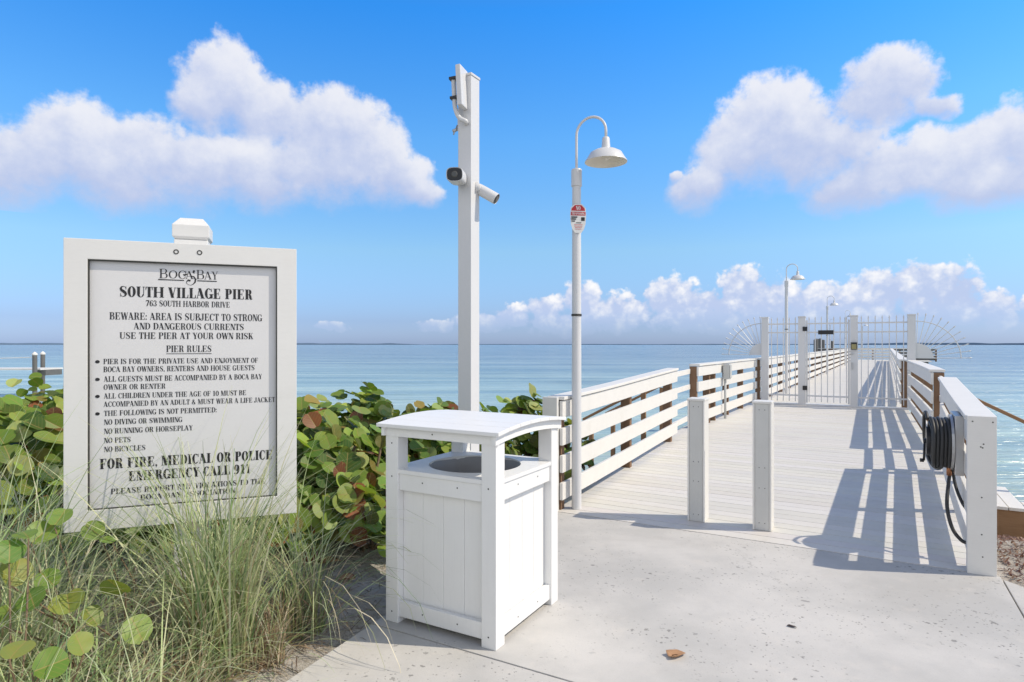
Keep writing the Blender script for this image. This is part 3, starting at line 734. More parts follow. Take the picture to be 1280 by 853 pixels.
# ---- beach steps both sides
def steps(label, v_edge, sgn, a0, a1, n=4):
    u0, u1 = a0 + .08, a1 - .08
    root = empty('beach_steps', P((u0+u1)/2, v_edge, -.2), label, 'steps', 'wooden steps from the pier to the beach')
    z0 = zd(4.0) - .05
    for k in range(n):
        z = z0 - .165 * (k + 1); a = v_edge + sgn * (.02 + .30 * k); b = a + sgn * .31
        for j in range(2):
            mb = MB(); va = a + sgn * .157 * j; vb = va + sgn * .15
            va, vb = min(va, vb), max(va, vb)
            mb.hexa([P(u0-.03, va, z-.035), P(u0-.03, vb, z-.035), P(u1+.03, vb, z-.035), P(u1+.03, va, z-.035), P(u0-.03, va, z), P(u0-.03, vb, z), P(u1+.03, vb, z), P(u1+.03, va, z)])
            mb.build('tread', M['rail'], root, bevel=.004)
    for u in (u0, u1 - .045):
        mb = MB(); prof = []
        for k in range(n):
            a = v_edge + sgn * (.03 + .30 * k); z = z0 - .165 * (k+1) - .037; prof += [(a, z), (a + sgn * .30, z)]
        L = v_edge + sgn * (.03 + .30 * n)
        prof += [(L, z0 - .165*n - .25), (L - sgn*.16, z0 - .165*n - .34), (v_edge + sgn*.03, z0 - .165 - .36)]
        a = [P(u, v, z) for v, z in prof]; b = [P(u+.045, v, z) for v, z in prof]; i = len(mb.v); m = len(a)
        mb.v += [tuple(p) for p in a + b]; mb.f.append(tuple(i+k for k in range(m))); mb.f.append(tuple(i+m+k for k in reversed(range(m))))
        for k in range(m): q = (k+1) % m; mb.f.append((i+k, i+m+k, i+m+q, i+q))
        mb.build('stringer', M['wood_fresh'], root)
        mb = MB(); v0 = v_edge + sgn*.06; v1 = v_edge + sgn * (.3*n + .1); zt0 = z0 + .93; zt1 = zt0 - .165/.30*(.3*n)
        mb.hexa([P(u-.02, v0, zt0-.04), P(u-.02, v1, zt1-.04), P(u+.07, v1, zt1-.04), P(u+.07, v0, zt0-.04), P(u-.02, v0, zt0), P(u-.02, v1, zt1), P(u+.07, v1, zt1), P(u+.07, v0, zt0)])
        mb.build('handrail', M['wood_fresh'], root, bevel=.004)
        for vp, zz in ((v_edge + sgn*.33, -.165), (v_edge + sgn*.3*n, -.165*n))[1 if sgn > 0 else 0:]:
            mb = MB(); zt_ = zt0 - .165/.30*abs(vp - v0) - .042
            mb.hexa([P(u-.0, vp, z0+zz-.4), P(u-.0, vp+.07, z0+zz-.4), P(u+.05, vp+.07, z0+zz-.4), P(u+.05, vp, z0+zz-.4), P(u, vp, zt_), P(u, vp+.07, zt_), P(u+.05, vp+.07, zt_), P(u+.05, vp, zt_)])
            mb.build('post', M['wood_fresh'], root)
    return root
steps('wooden steps with pale treads down to the beach at far right', 3.34, 1, UG0, UG1)
steps('steps on the left of the pier with only their sloping brown handrail in view', -.26, -1, LG0, LG1)

# ------------------------------------------------------------------ rules sign
SK = 1.22
SXL, SYL, SDX, SDY = -1.859*SK, 2.585*SK, .858*SK, .315*SK
SW = sqrt(SDX*SDX + SDY*SDY); SZT, SZB = H + 134*SYL/FPX, H - 236*SYL/FPX
SR = Vector((SDX, SDY, 0)).normalized(); SN = Vector((SR.y, -SR.x, 0))      # right and outward (to viewer)
SO = Vector((SXL, SYL, 0))
def SP(x, d, z): p = SO + SR*x + SN*d; return Vector((p.x, p.y, z))
sign = empty('notice_board', SP(SW/2, -.1, zt(SXL+.5, SYL+.2)), 'large white framed notice board with black pier rules standing among tall grass', 'sign')
FW = .104
def sbox(mb, x0, x1, d0, d1, z0, z1):
    mb.hexa([SP(x0, d1, z0), SP(x1, d1, z0), SP(x1, d0, z0), SP(x0, d0, z0), SP(x0, d1, z1), SP(x1, d1, z1), SP(x1, d0, z1), SP(x0, d0, z1)])
PD0 = -.024                                                   # panel plane, recessed behind the frame front
fr = MB()                                                     # one mitred picture frame
fo = [(0, SZB), (SW, SZB), (SW, SZT), (0, SZT)]; fi = [(FW, SZB+FW), (SW-FW, SZB+FW), (SW-FW, SZT-FW), (FW, SZT-FW)]
def frame_mesh(mb, d0, d1):
    i = len(mb.v)
    for d in (d1, d0):
        for ring in (fo, fi): mb.v += [tuple(SP(x, d, z)) for x, z in ring]
    for k in range(4):
        q = (k+1) % 4
        mb.f.append((i+k, i+q, i+4+q, i+4+k)); mb.f.append((i+12+k, i+12+q, i+8+q, i+8+k))
        mb.f.append((i+k, i+8+k, i+8+q, i+q)); mb.f.append((i+4+k, i+4+q, i+12+q, i+12+k))
frame_mesh(fr, -.05, 0); frame = fr.build('frame', M['sign_white'], sign, bevel=.003)
gk = MB(); G_ = .006
for (x0, x1, z0, z1) in ((FW, SW-FW, SZT-FW-G_, SZT-FW), (FW, SW-FW, SZB+FW, SZB+FW+G_*.7), (FW, FW+G_*.8, SZB+FW+G_, SZT-FW-G_), (SW-FW-G_, SW-FW, SZB+FW+G_, SZT-FW-G_)):
    sbox(gk, x0, x1, PD0, -.004, z0, z1)
gk.build('gasket', M['gap'], frame)
pn = MB(); sbox(pn, FW-.01, SW-FW+.01, PD0-.006, PD0, SZB+FW-.01, SZT-FW+.01); panel = pn.build('panel', M['panel'], sign)
bk = MB(); sbox(bk, FW-.01, SW-FW+.01, -.049, PD0-.0062, SZB+FW-.01, SZT-FW+.01); bk.build('backing', M['sign_white'], sign)
bolt = MB()
for px, py in ((220.2, 315), (249.5, 316)):
    s = ((px-640)/FPX*SYL - SXL) / (SDX - (px-640)/FPX*SDY); x = s*SW; z = H - (py-431)*(SYL+s*SDY)/FPX
    for (r0, r1, d, mm) in ((.0, .013, .002, 0),):
        for k in range(16):
            a0, a1 = 2*pi*k/16, 2*pi*(k+1)/16
            bolt.poly([SP(x + .008*cos(a0), .0015, z + .008*sin(a0)), SP(x + .0135*cos(a0), .0015, z + .0135*sin(a0)), SP(x + .0135*cos(a1), .0015, z + .0135*sin(a1)), SP(x + .008*cos(a1), .0015, z + .008*sin(a1))])
bolt.build('bolt_ring', M['gap'], frame)
# post with its bevelled cap
s = ((237-640)/FPX*SYL - SXL) / (SDX - (237-640)/FPX*SDY); PX = s*SW; hw = .083
po = MB(); sbox(po, PX-hw, PX+hw, -.052-2*hw, -.052, -.3, SZT + .03); po.build('post', M['sign_white'], sign, bevel=.004)
pc = MB(); w2 = hw + .008; zc0 = SZT + .031; zc1 = zc0 + .078; zc2 = zc1 + .042
def sqr(w, z): return [SP(PX-w, -.052-hw+w, z), SP(PX+w, -.052-hw+w, z), SP(PX+w, -.052-hw-w, z), SP(PX-w, -.052-hw-w, z)]
rings = [sqr(w2-.012, zc0), sqr(w2, zc0+.014), sqr(w2, zc1), sqr(w2*.62, zc2)]
i = 0
for r_ in rings: pc.v += [tuple(p) for p in r_]
pc.f.append((3, 2, 1, 0)); pc.f.append((12, 13, 14, 15))
for k in range(3):
    for j in range(4): q = (j+1) % 4; pc.f.append((k*4+j, k*4+q, k*4+4+q, k*4+4+j))
pc.build('post_cap', M['sign_white'], sign, bevel=.003)

# ---- lettering: heavy condensed Didone capitals drawn as outlines (unit cap height)
def glyphs(T, t):
    G = {}
    def rect(x0, x1, y0, y1): return [(x0, y0), (x1, y0), (x1, y1), (x0, y1)]
    def ser(xc, w, y): return rect(xc - w/2, xc + w/2, y - t/2 + (t/2 if y < .5 else -t/2), y + t/2 + (t/2 if y < .5 else -t/2))
    def stem(x, y0=0, y1=1, s0=True, s1=True, w=None):
        w = w or T; o = [rect(x, x+w, y0, y1)]
        if s0: o.append(rect(x-.075, x+w+.075, y0, y0+t))
        if s1: o.append(rect(x-.075, x+w+.075, y1-t, y1))
        return o
    def arc(cx, cy, rx, ry, a0, a1, tx, ty, n=16):
        o = []
        def pt(a, rx, ry): return (cx + rx*cos(a), cy + ry*sin(a))
        for k in range(n):
            b0 = a0 + (a1-a0)*k/n; b1 = a0 + (a1-a0)*(k+1)/n
            o.append([pt(b0, rx-tx, ry-ty), pt(b0, rx, ry), pt(b1, rx, ry), pt(b1, rx-tx, ry-ty)])
        return o
    def diag(x0, y0, x1, y1, w): return [[(x0-w/2, y0), (x0+w/2, y0), (x1+w/2, y1), (x1-w/2, y1)]]
    def stroke(pts, ws):
        o = []; n = len(pts); L = []
        for k in range(n):
            a = pts[max(k-1, 0)]; b = pts[min(k+1, n-1)]; dx, dy = b[0]-a[0], b[1]-a[1]; l = sqrt(dx*dx+dy*dy) or 1
            nx_, ny_ = -dy/l*ws[k]/2, dx/l*ws[k]/2; p = pts[k]; L.append(((p[0]+nx_, p[1]+ny_), (p[0]-nx_, p[1]-ny_)))
        for k in range(n-1): o.append([L[k][0], L[k][1], L[k+1][1], L[k+1][0]])
        return o
    def blob(cx, cy, r, n=10): return [[(cx + r*cos(2*pi*k/n), cy + r*sin(2*pi*k/n)) for k in range(n)]]
    s = .075; hp = pi/2
    G['I'] = (stem(s), T + 2*s)
    G['H'] = (stem(s) + stem(s+T+.32) + [rect(s+T, s+T+.32, .48, .48+t)], 2*s + 2*T + .32)
    G['E'] = (stem(s) + [rect(s+T, .62, 0, t), rect(s+T, .60, 1-t, 1), rect(s+T, .48, .48, .48+t), [(.62, 0), (.62, .30), (.585, .30), (.53, 0)], [(.60, 1), (.52, 1), (.565, .72), (.60, .72)], rect(.44, .475, .34, .66)], .68)
    G['F'] = (stem(s) + [rect(s+T, .58, 1-t, 1), rect(s+T, .46, .48, .48+t), [(.58, 1), (.50, 1), (.545, .70), (.58, .70)], rect(.43, .465, .34, .66)], .62)
    G['L'] = (stem(s) + [rect(s+T, .58, 0, t), [(.60, 0), (.60, .34), (.565, .34), (.50, 0)]], .62)
    G['T'] = (stem(.30-T/2, s1=False) + [rect(.0, .60, 1-t, 1), [(.0, 1), (.09, 1), (.035, .68), (.0, .68)], [(.60, 1), (.51, 1), (.565, .68), (.60, .68)]], .60)
    G['O'] = (arc(.34, .5, .34, .515, 0, 2*pi, T, t, 32), .68)
    G['0'] = (arc(.30, .5, .30, .515, 0, 2*pi, T, t, 32), .60)
    G['C'] = (arc(.34, .5, .34, .515, R(50), R(180), T, t) + arc(.34, .5, .34, .515, R(180), R(312), T, t) + [rect(.585, .62, .66, 1.0), [(.585, .66), (.585, .80), (.54, .88), (.50, .90)]] + [[(.55, .10), (.62, .30), (.585, .30), (.53, .12)]], .64)
    G['G'] = (G['C'][0][:-1] + stem(.48, 0.02, .44, False, True, T*.95), .72)
    G['D'] = (stem(s) + [rect(s+T, .36, 0, t), rect(s+T, .36, 1-t, 1)] + arc(.34, .5, .37, .5, -hp, hp, T, t), .72)
    def bowl(cy, ry, xr, x0=None):
        x0 = s+T; return [rect(x0, xr-.18, cy+ry-t, cy+ry), rect(x0, xr-.18, cy-ry, cy-ry+t)] + arc(xr-.20, cy, .20, ry, -hp, hp, T*.95, t)
    G['P'] = (stem(s) + bowl(.73, .27, .62), .64)
    G['B'] = (stem(s) + bowl(.75, .25, .60) + bowl(.26, .26, .65), .68)
    G['R'] = (stem(s) + bowl(.74, .26, .61) + stroke([(.36, .49), (.45, .44), (.50, .32), (.52, .14), (.58, .02), (.66, .03), (.69, .09)], [t, T*.75, T*.95, T*.9, T*.6, t, t]), .72)
    G['N'] = ([rect(s, s+t, 0, 1), rect(.58, .58+t, 0, 1), rect(0, s+t+s, 0, t), rect(.58-.075, .58+t+.075, 1-t, 1), rect(-.02, s+t, 1-t, 1)] + diag(s+T*.55, 1, .58+t-T*.5, 0, T*1.05), .66)
    G['M'] = ([rect(s, s+t, 0, 1), rect(0, s+t+s, 0, t), rect(-.01, s+T, 1-t, 1)] + diag(s+T*.5, 1, .44, 0, T) + diag(.44-T*.3, 0, .70, 1, t) + stem(.70, w=T), .70 + T + .075)
    G['A'] = (diag(.28, 1, .56, 0, T*1.05) + diag(.27, .98, .06, 0, t) + [rect(.15, .46, .30, .30+t), rect(-.02, .16, 0, t), rect(.56-T*.5-.08, .56+T*.5+.08, 0, t)], .70)
    G['V'] = (diag(.12, 1, .36, 0, T*1.05) + diag(.36, .02, .58, 1, t) + [rect(-.04, .12+T*.5+.07, 1-t, 1), rect(.49, .67, 1-t, 1)], .66)
    G['W'] = (diag(.12, 1, .32, 0, T) + diag(.32, .02, .50, 1, t) + diag(.50, 1, .70, 0, T) + diag(.70, .02, .88, 1, t) + [rect(-.04, .12+T*.5+.06, 1-t, 1), rect(.80, .97, 1-t, 1)], .95)
    G['Y'] = (stem(.34-T/2, 0, .46, True, False) + diag(.12, 1, .345, .42, T*1.05) + diag(.36, .42, .57, 1, t) + [rect(-.04, .12+T*.5+.07, 1-t, 1), rect(.48, .66, 1-t, 1)], .64)
    G['U'] = (stem(s, .28, 1, False, True) + arc(.36, .28, .36-s, .295, pi, 2*pi, T*.5, t) + arc(.36, .28, .36-s, .295, pi, 1.5*pi, T*.9, t) + [rect(.645-t, .645, .28, 1), rect(.645-t-.075, .645+.075, 1-t, 1)], .74)
    G['J'] = (stem(.24, .22, 1, False, True) + arc(.15, .22, .09+T, .235, pi*1.05, 2*pi, T*.8, t) + blob(.05, .22, .085), .52)
    G['K'] = (stem(s) + diag(s+T, .40, .56, 1, t) + diag(.36, .60, .58, 0, T) + [rect(.47, .66, 1-t, 1), rect(.44, .73, 0, t)], .74)
    S_pts = [(.53, .78), (.47, .92), (.33, .985), (.17, .94), (.095, .79), (.14, .64), (.30, .52), (.45, .40), (.52, .25), (.46, .09), (.31, .015), (.15, .06), (.075, .22)]
    S_w = [t, t, t*1.1, T*.5, T*.85, T, T*1.15, T*1.05, T*.9, T*.55, t*1.1, t, t]
    G['S'] = (stroke(S_pts, S_w) + [rect(.515, .55, .68, 1.0), rect(.055, .09, 0, .34)], .62)
    G['1'] = (stem(.18, s1=False) + [[(.18, 1), (.18+T, 1), (.18, .84), (.05, .84)]], .50)
    G['3'] = (arc(.26, .74, .25, .26, R(-95), R(150), T*.9, t) + arc(.26, .255, .28, .27, R(-150), R(95), T, t) + blob(.08, .80, .085) + blob(.07, .20, .09), .58)
    G['6'] = (arc(.30, .31, .28, .325, 0, 2*pi, T, t, 24) + arc(.34, .5, .32, .515, R(75), R(190), T, t) + blob(.47, .90, .08), .60)
    G['9'] = ([[(.60-x, 1-y) for x, y in pl_] for pl_ in G['6'][0]], .60)
    G['7'] = ([rect(.03, .56, 1-.13, 1), rect(.03, .06, .70, 1)] + diag(.20, 0, .50, .9, T), .58)
    G['.'] = (blob(.10, .085, .09), .20)
    G[','] = (blob(.10, .085, .09) + [[(.17, .10), (.19, .0), (.10, -.17), (.12, -.02)]], .20)
    G[':'] = (blob(.10, .09, .09) + blob(.10, .56, .09), .22)
    G['&'] = (arc(.30, .76, .17, .235, 0, 2*pi, T*.6, t, 20) + arc(.28, .26, .27, .275, R(60), R(330), T*.9, t) + diag(.22, .70, .62, .02, T*.9) + diag(.48, .12, .62, .48, t), .74)
    G[' '] = ([], .30)
    return G
BOLD = glyphs(.23, .05); MED = glyphs(.175, .05); ROMAN = glyphs(.115, .04)
def layout(text, G, track=.045):
    x = 0; out = []
    for ch in text:
        ps, adv = G[ch]; out += [[(x + a, b) for a, b in p] for p in ps]; x += adv + track
    return out, x - track
def px_board(px, py):
    rr = (px-640)/FPX; s = (rr*SYL - SXL) / (SDX - rr*SDY); return s*SW, H - (py-431)*(SYL + s*SDY)/FPX
LD = PD0 + .0012
def text_line(text, x0, x1, yt, yb, G, oy, under=False, bullet=False):
    k = 340/1280
    X0, ZB = px_board(60 + x0*k, oy + yb*k); X1, _ = px_board(60 + x1*k, oy + yb*k); _, ZT = px_board(60 + x0*k, oy + yt*k)
    ps, w = layout(text, G); sx = (X1 - X0)/w; sz = ZT - ZB
    mb = MB()
    for p in ps: mb.poly([SP(X0 + a*sx, LD, ZB + b*sz) for a, b in p])
    if under: mb.poly([SP(X0, LD, ZB - .30*sz), SP(X1, LD, ZB - .30*sz), SP(X1, LD, ZB - .22*sz), SP(X0, LD, ZB - .22*sz)])
    if bullet:
        bx, _ = px_board(60 + 227*k, oy + yb*k); mb.poly([SP(bx + .0105*cos(2*pi*j/12), LD, ZB + .45*sz + .0085*sin(2*pi*j/12)) for j in range(12)])
    mb.build('lettering', M['black'], panel)
L1 = [("SOUTH VILLAGE PIER",332,962,366,416,BOLD,0,0),("763 SOUTH HARBOR DRIVE",456,855,433,461,MED,0,0),("BEWARE: AREA IS SUBJECT TO STRONG",284,1008,490,524,MED,0,0),
      ("AND DANGEROUS CURRENTS",400,921,540,571,MED,0,0),("USE THE PIER AT YOUR OWN RISK",332,966,585,616,MED,0,0),("PIER RULES",553,768,648,679,MED,1,0),
      ("PIER IS FOR THE PRIVATE USE AND ENJOYMENT OF",255,988,711,736,MED,0,1),("BOCA BAY OWNERS, RENTERS AND HOUSE GUESTS",255,972,748,774,MED,0,0)]
for (tx, a, b, c, d, G, un, bu) in L1: text_line(tx, a, b, c, d, G, 260, un, bu)
L2 = [("ALL GUESTS MUST BE ACCOMPANIED BY A BOCA BAY",258,1006,41,67,MED,1),("OWNER OR RENTER",256,550,80,105,MED,0),("ALL CHILDREN UNDER THE AGE OF 10 MUST BE",258,932,122,147,MED,1),
      ("ACCOMPANIED BY AN ADULT & MUST WEAR A LIFE JACKET",257,1068,161,186,MED,0),("THE FOLLOWING IS NOT PERMITTED:",258,793,204,229,MED,1),("NO DIVING OR SWIMMING",258,630,246,271,MED,0),
      ("NO RUNNING OR HORSEPLAY",258,678,289,314,MED,0),("NO PETS",258,385,333,358,MED,0),("NO BICYCLES",258,455,375,400,MED,0),
      ("FOR FIRE, MEDICAL OR POLICE",238,1055,433,481,BOLD,0),("EMERGENCY CALL 911",375,950,491,537,BOLD,0),("PLEASE REPORT ANY VIOLATIONS TO THE",290,1020,574,600,MED,0),("BOCA BAY ASSOCIATION",430,880,602,626,MED,0)]
for (tx, a, b, c, d, G, bu) in L2: text_line(tx, a, b, c, d, G, 460, 0, bu)
# the word mark with its swash between the two words
def logo():
    mb = MB(); k = 90/1280
    def Q(x, y): a, z = px_board(190 + x*k, 328 + y*k); return SP(a, LD, z)
    def word(chs):
        for ch, x0, x1, yt, yb in chs:
            ps, w = layout(ch, ROMAN)
            for p in ps: mb.poly([Q(x0 + a/w*(x1-x0), yb + b*(yt-yb)) for a, b in p])
    word([('B',115,272,108,275),('O',285,440,140,278),('C',455,600,142,285),('A',588,735,150,288),('B',780,925,130,292),('A',925,1060,160,298),('Y',1050,1165,160,300)])
    mb.poly([Q(95, 290), Q(95, 308), Q(560, 324), Q(560, 308)]); mb.poly([Q(795, 314), Q(795, 331), Q(1145, 342), Q(1145, 326)])
    def st(pts, ws, lift=0):
        n = len(pts); Ls = []
        for i in range(n):
            a = pts[max(i-1, 0)]; b = pts[min(i+1, n-1)]; dx, dy = b[0]-a[0], b[1]-a[1]; l = sqrt(dx*dx+dy*dy)
            ox, oy = -dy/l*ws[i]/2, dx/l*ws[i]/2; p = pts[i]; Ls.append((Q(p[0]+ox, p[1]+oy), Q(p[0]-ox, p[1]-oy)))
        for i in range(n-1): mb.poly([Ls[i][0], Ls[i][1], Ls[i+1][1], Ls[i+1][0]])
    st([(540,205),(565,222),(600,210),(625,195)], [4,38,26,3])
    st([(600,370),(605,335),(635,310),(665,322),(660,335)], [6,14,30,42,20])
    st([(690,235),(735,250),(765,300),(755,350),(720,385),(680,402),(630,390),(600,360)], [8,22,30,26,14,6,6,8])
    st([(745,195),(725,170),(735,148),(755,145)], [6,34,42,12])
    mb.build('lettering', M['black'], panel)
logo()

# ------------------------------------------------------------------ litter bin
CU0, CV0, CS = -2.55, .107, .725        # near-left corner of the bin in pier coordinates
binr = empty('litter_bin', P(CU0 + CS/2, CV0 + CS/2, 0), 'white slatted litter bin with curved canopy lid at path corner', 'litter bin')
def cbox(mb, u0, u1, v0, v1, z0, z1):
    mb.hexa([P(CU0+u0, CV0+v0, z0), P(CU0+u0, CV0+v1, z0), P(CU0+u1, CV0+v1, z0), P(CU0+u1, CV0+v0, z0), P(CU0+u0, CV0+v0, z1), P(CU0+u0, CV0+v1, z1), P(CU0+u1, CV0+v1, z1), P(CU0+u1, CV0+v0, z1)])
pw = .088; ZR = .855; ZL = 1.09
for (a, b) in ((0, 0), (0, CS-pw), (CS-pw, 0), (CS-pw, CS-pw)):
    mb = MB(); cbox(mb, a, a+pw, b, b+pw, 0, ZL-.004); p_ = mb.build('corner_post', M['can'], binr, bevel=.004)
for z0, z1 in ((.035, .12), (ZR-.115, ZR-.024)):
    for (a0, a1, b0, b1) in ((.012, .044, pw, CS-pw), (CS-.044, CS-.012, pw, CS-pw), (pw, CS-pw, .012, .044), (pw, CS-pw, CS-.044, CS-.012)):
        mb = MB(); cbox(mb, a0, a1, b0, b1, z0, z1); mb.build('side_rail', M['can'], binr, bevel=.003)
def planks(fn):
    mb = MB(); n = 4; w = (CS - 2*pw)/n
    for k in range(n): fn(mb, pw + w*k + .0004, pw + w*(k+1) - .0004)
    return mb.build('side_panel', M['can'], binr, bevel=.0035)
planks(lambda m, a, b: cbox(m, .048, .062, a, b, .10, ZR-.03)); planks(lambda m, a, b: cbox(m, CS-.062, CS-.048, a, b, .10, ZR-.03))
planks(lambda m, a, b: cbox(m, a, b, .048, .062, .10, ZR-.03)); planks(lambda m, a, b: cbox(m, a, b, CS-.062, CS-.048, .10, ZR-.03))
# rim board with a round opening
mb = MB(); n = 48; cu = CU0 + CS/2; cv = CV0 + CS/2; rr = .268; hs = CS/2 - .004
def sqp(a, s): c_, d_ = cos(a), sin(a); k_ = s/max(abs(c_), abs(d_)); return (c_*k_, d_*k_)
def rim(z): return [P(cu + sqp(2*pi*k/n + pi/n*0, hs)[0], cv + sqp(2*pi*k/n, hs)[1], z) for k in range(n)], [P(cu + rr*cos(2*pi*k/n), cv + rr*sin(2*pi*k/n), z) for k in range(n)]
to, ti = rim(ZR); bo, bi = rim(ZR-.022); i = 0; mb.v = [tuple(p) for p in to + ti + bo + bi]
# keep the rim inside the corner posts: it is notched by them, so it sits between the post faces
for k in range(n):
    q = (k+1) % n; mb.f += [(k, q, n+q, n+k), (2*n+k, 3*n+k, 3*n+q, 2*n+q), (k, 2*n+k, 2*n+q, q), (n+k, n+q, 3*n+q, 3*n+k)]
mb.build('rim', M['can'], binr)
mb = MB()
prof = [(rr-.001, ZR-.010), (rr-.008, ZR-.02), (rr-.014, ZR-.06), (rr-.03, ZR-.35), (rr-.05, ZR-.62), (0.0, ZR-.63)]
nn = 40; c0 = P(cu, cv)
for (r_, z) in prof:
    for j in range(nn):
        wv = (.010*sin(7*2*pi*j/nn) + .008*sin(13*2*pi*j/nn + 1)) * (1 if z < ZR-.02 else .35); a = 2*pi*j/nn
        mb.v.append((c0.x + (r_+wv)*cos(a), c0.y + (r_+wv)*sin(a), z + (.004*sin(5*a) if z > ZR-.1 else 0)))
for k in range(len(prof)-1):
    for j in range(nn): a = k*nn+j; b = k*nn+(j+1) % nn; mb.f.append((a, b, b+nn, a+nn))
mb.build('bin_liner', M['liner'], binr, smooth=True)
# canopy lid: arched across u, boards run along v
ov = .038; rise = .028; nb = 7
def lidz(s): return ZL + rise * (1 - (2*s-1)**2)
mb = MB()
for k in range(nb):
    s0, s1 = k/nb, (k+1)/nb
    u0 = -ov + (CS+2*ov)*s0 + .0008; u1 = -ov + (CS+2*ov)*s1 - .0008
    q = [P(CU0+u0, CV0-ov, lidz(s0)), P(CU0+u0, CV0+CS+ov, lidz(s0)), P(CU0+u1, CV0+CS+ov, lidz(s1)), P(CU0+u1, CV0-ov, lidz(s1))]
    mb.hexa(q + [p + Vector((0, 0, .02)) for p in q])
lid = mb.build('lid', M['can'], binr, bevel=.003)
mb = MB(); z = ZL - .05
cbox(mb, -.006, .016, -.01, CS+.01, z, ZL + .008); cbox(mb, CS-.016, CS+.006, -.01, CS+.01, z, ZL + .008)
for v0 in (-.012, CS-.010):                        # arched side boards
    n2 = 10
    for k in range(n2):
        s0, s1 = k/n2, (k+1)/n2; u0 = -ov*.6 + (CS+1.2*ov)*s0; u1 = -ov*.6 + (CS+1.2*ov)*s1
        f = lambda s: ZL + rise*(1-(2*(.03+.94*s)-1)**2) - .0015
        g_ = lambda s: f(s) - .05
        mb.hexa([P(CU0+u0, CV0+v0, g_(s0)), P(CU0+u0, CV0+v0+.022, g_(s0)), P(CU0+u1, CV0+v0+.022, g_(s1)), P(CU0+u1, CV0+v0, g_(s1)),
                 P(CU0+u0, CV0+v0, f(s0)), P(CU0+u0, CV0+v0+.022, f(s0)), P(CU0+u1, CV0+v0+.022, f(s1)), P(CU0+u1, CV0+v0, f(s1))])
mb.build('lid_apron', M['can'], lid)
mb = MB()
def sd_(u, v, z, dirv):
    e = U1 if dirv == 'v' else V1
    p = P(CU0+u, CV0+v, z); mb.poly([p + (e*cos(a) + Vector((0, 0, 1))*sin(a))*.0045 for a in [2*pi*j/8 for j in range(8)]])
for v, z in ((.045, ZR-.04), (CS-.045, ZR-.04), (.045, .06), (CS-.045, .06), (.045, 1.0)): sd_(-.0012, v, z, 'u')
for v, z in ((.25, ZR-.06), (.48, ZR-.06), (.25, .078), (.48, .078)): sd_(.0108, v, z, 'u')
for u_, z in ((.25, ZR-.06), (.48, ZR-.06), (.25, .078), (.48, .078)): sd_(u_, CS-.0108, z, 'v')
sd_(-.0072, .33, ZL-.022, 'u')
mb.build('screw', M['gap'], binr)

# ------------------------------------------------------------------ camera pole and its equipment
PP = Vector((-.36, 5.2, 0)); PS = .064; PTOP = 3.76
def pole_T(p): return PP + V1*p.x + U1*p.y + Vector((0, 0, p.z))
cp = empty('camera_pole', PP, 'tall square white pole behind the litter bin', 'pole')
mb = MB(); mb.box(-PS, PS, -PS, PS, -.2, PTOP, pole_T); mb.build('shaft', M['metal_white'], cp, bevel=.004)
mb = MB(); mb.box(-PS-.006, PS+.006, -PS-.006, PS+.006, PTOP+.001, PTOP+.022, pole_T); mb.build('cap', M['metal_white'], cp, bevel=.004)
# antenna
an = empty('antenna', pole_T(Vector((-PS, 0, 3.5))), 'flat white panel antenna on a curved bracket at the pole top', 'antenna')
ac = Vector((-.405, 5.10, 3.645))
an_n = Vector((.93, -.30, .05)).normalized(); an_s = Vector((0, 0, 1)).cross(an_n).normalized(); an_u = an_n.cross(an_s)
def AT(p): return ac + an_n*p.x + an_s*p.y + an_u*p.z
mb = MB(); mb.box(-.022, .022, -.085, .085, -.165, .165, AT); mb.build('panel', M['metal_white'], an, bevel=.008)
jb = [AT(Vector((-.075, 0, .10))), AT(Vector((-.075, 0, -.05))), AT(Vector((-.072, 0, -.15))), AT(Vector((-.04, .0, -.235))), AT(Vector((.015, .01, -.275))), pole_T(Vector((-PS+.005, 0, 3.385)))]
mb = MB(); mb.tube(spline(jb), .019, 12); mb.build('bracket', M['metal_white'], an, smooth=True)
for z in (.09, -.07):
    mb = MB(); mb.box(-.105, -.02, -.03, .03, z-.011, z+.011, AT); mb.build('clamp', M['dark_plastic'], an, bevel=.003)
mb = MB(); mb.box(-PS-.02, -PS-.001, -.045, .045, 3.33, 3.44, pole_T); mb.build('base_plate', M['metal_white'], an, bevel=.004)
mb = MB(); mb.tube([pole_T(Vector((-PS-.02, -.02, 3.36))), pole_T(Vector((-PS-.055, -.06, 3.33)))], .014, 8); mb.tube([pole_T(Vector((-PS-.02, -.045, 3.38))), pole_T(Vector((-PS-.05, -.06, 3.30)))], .006, 6); mb.build('connector', M['steel'], an, smooth=True)
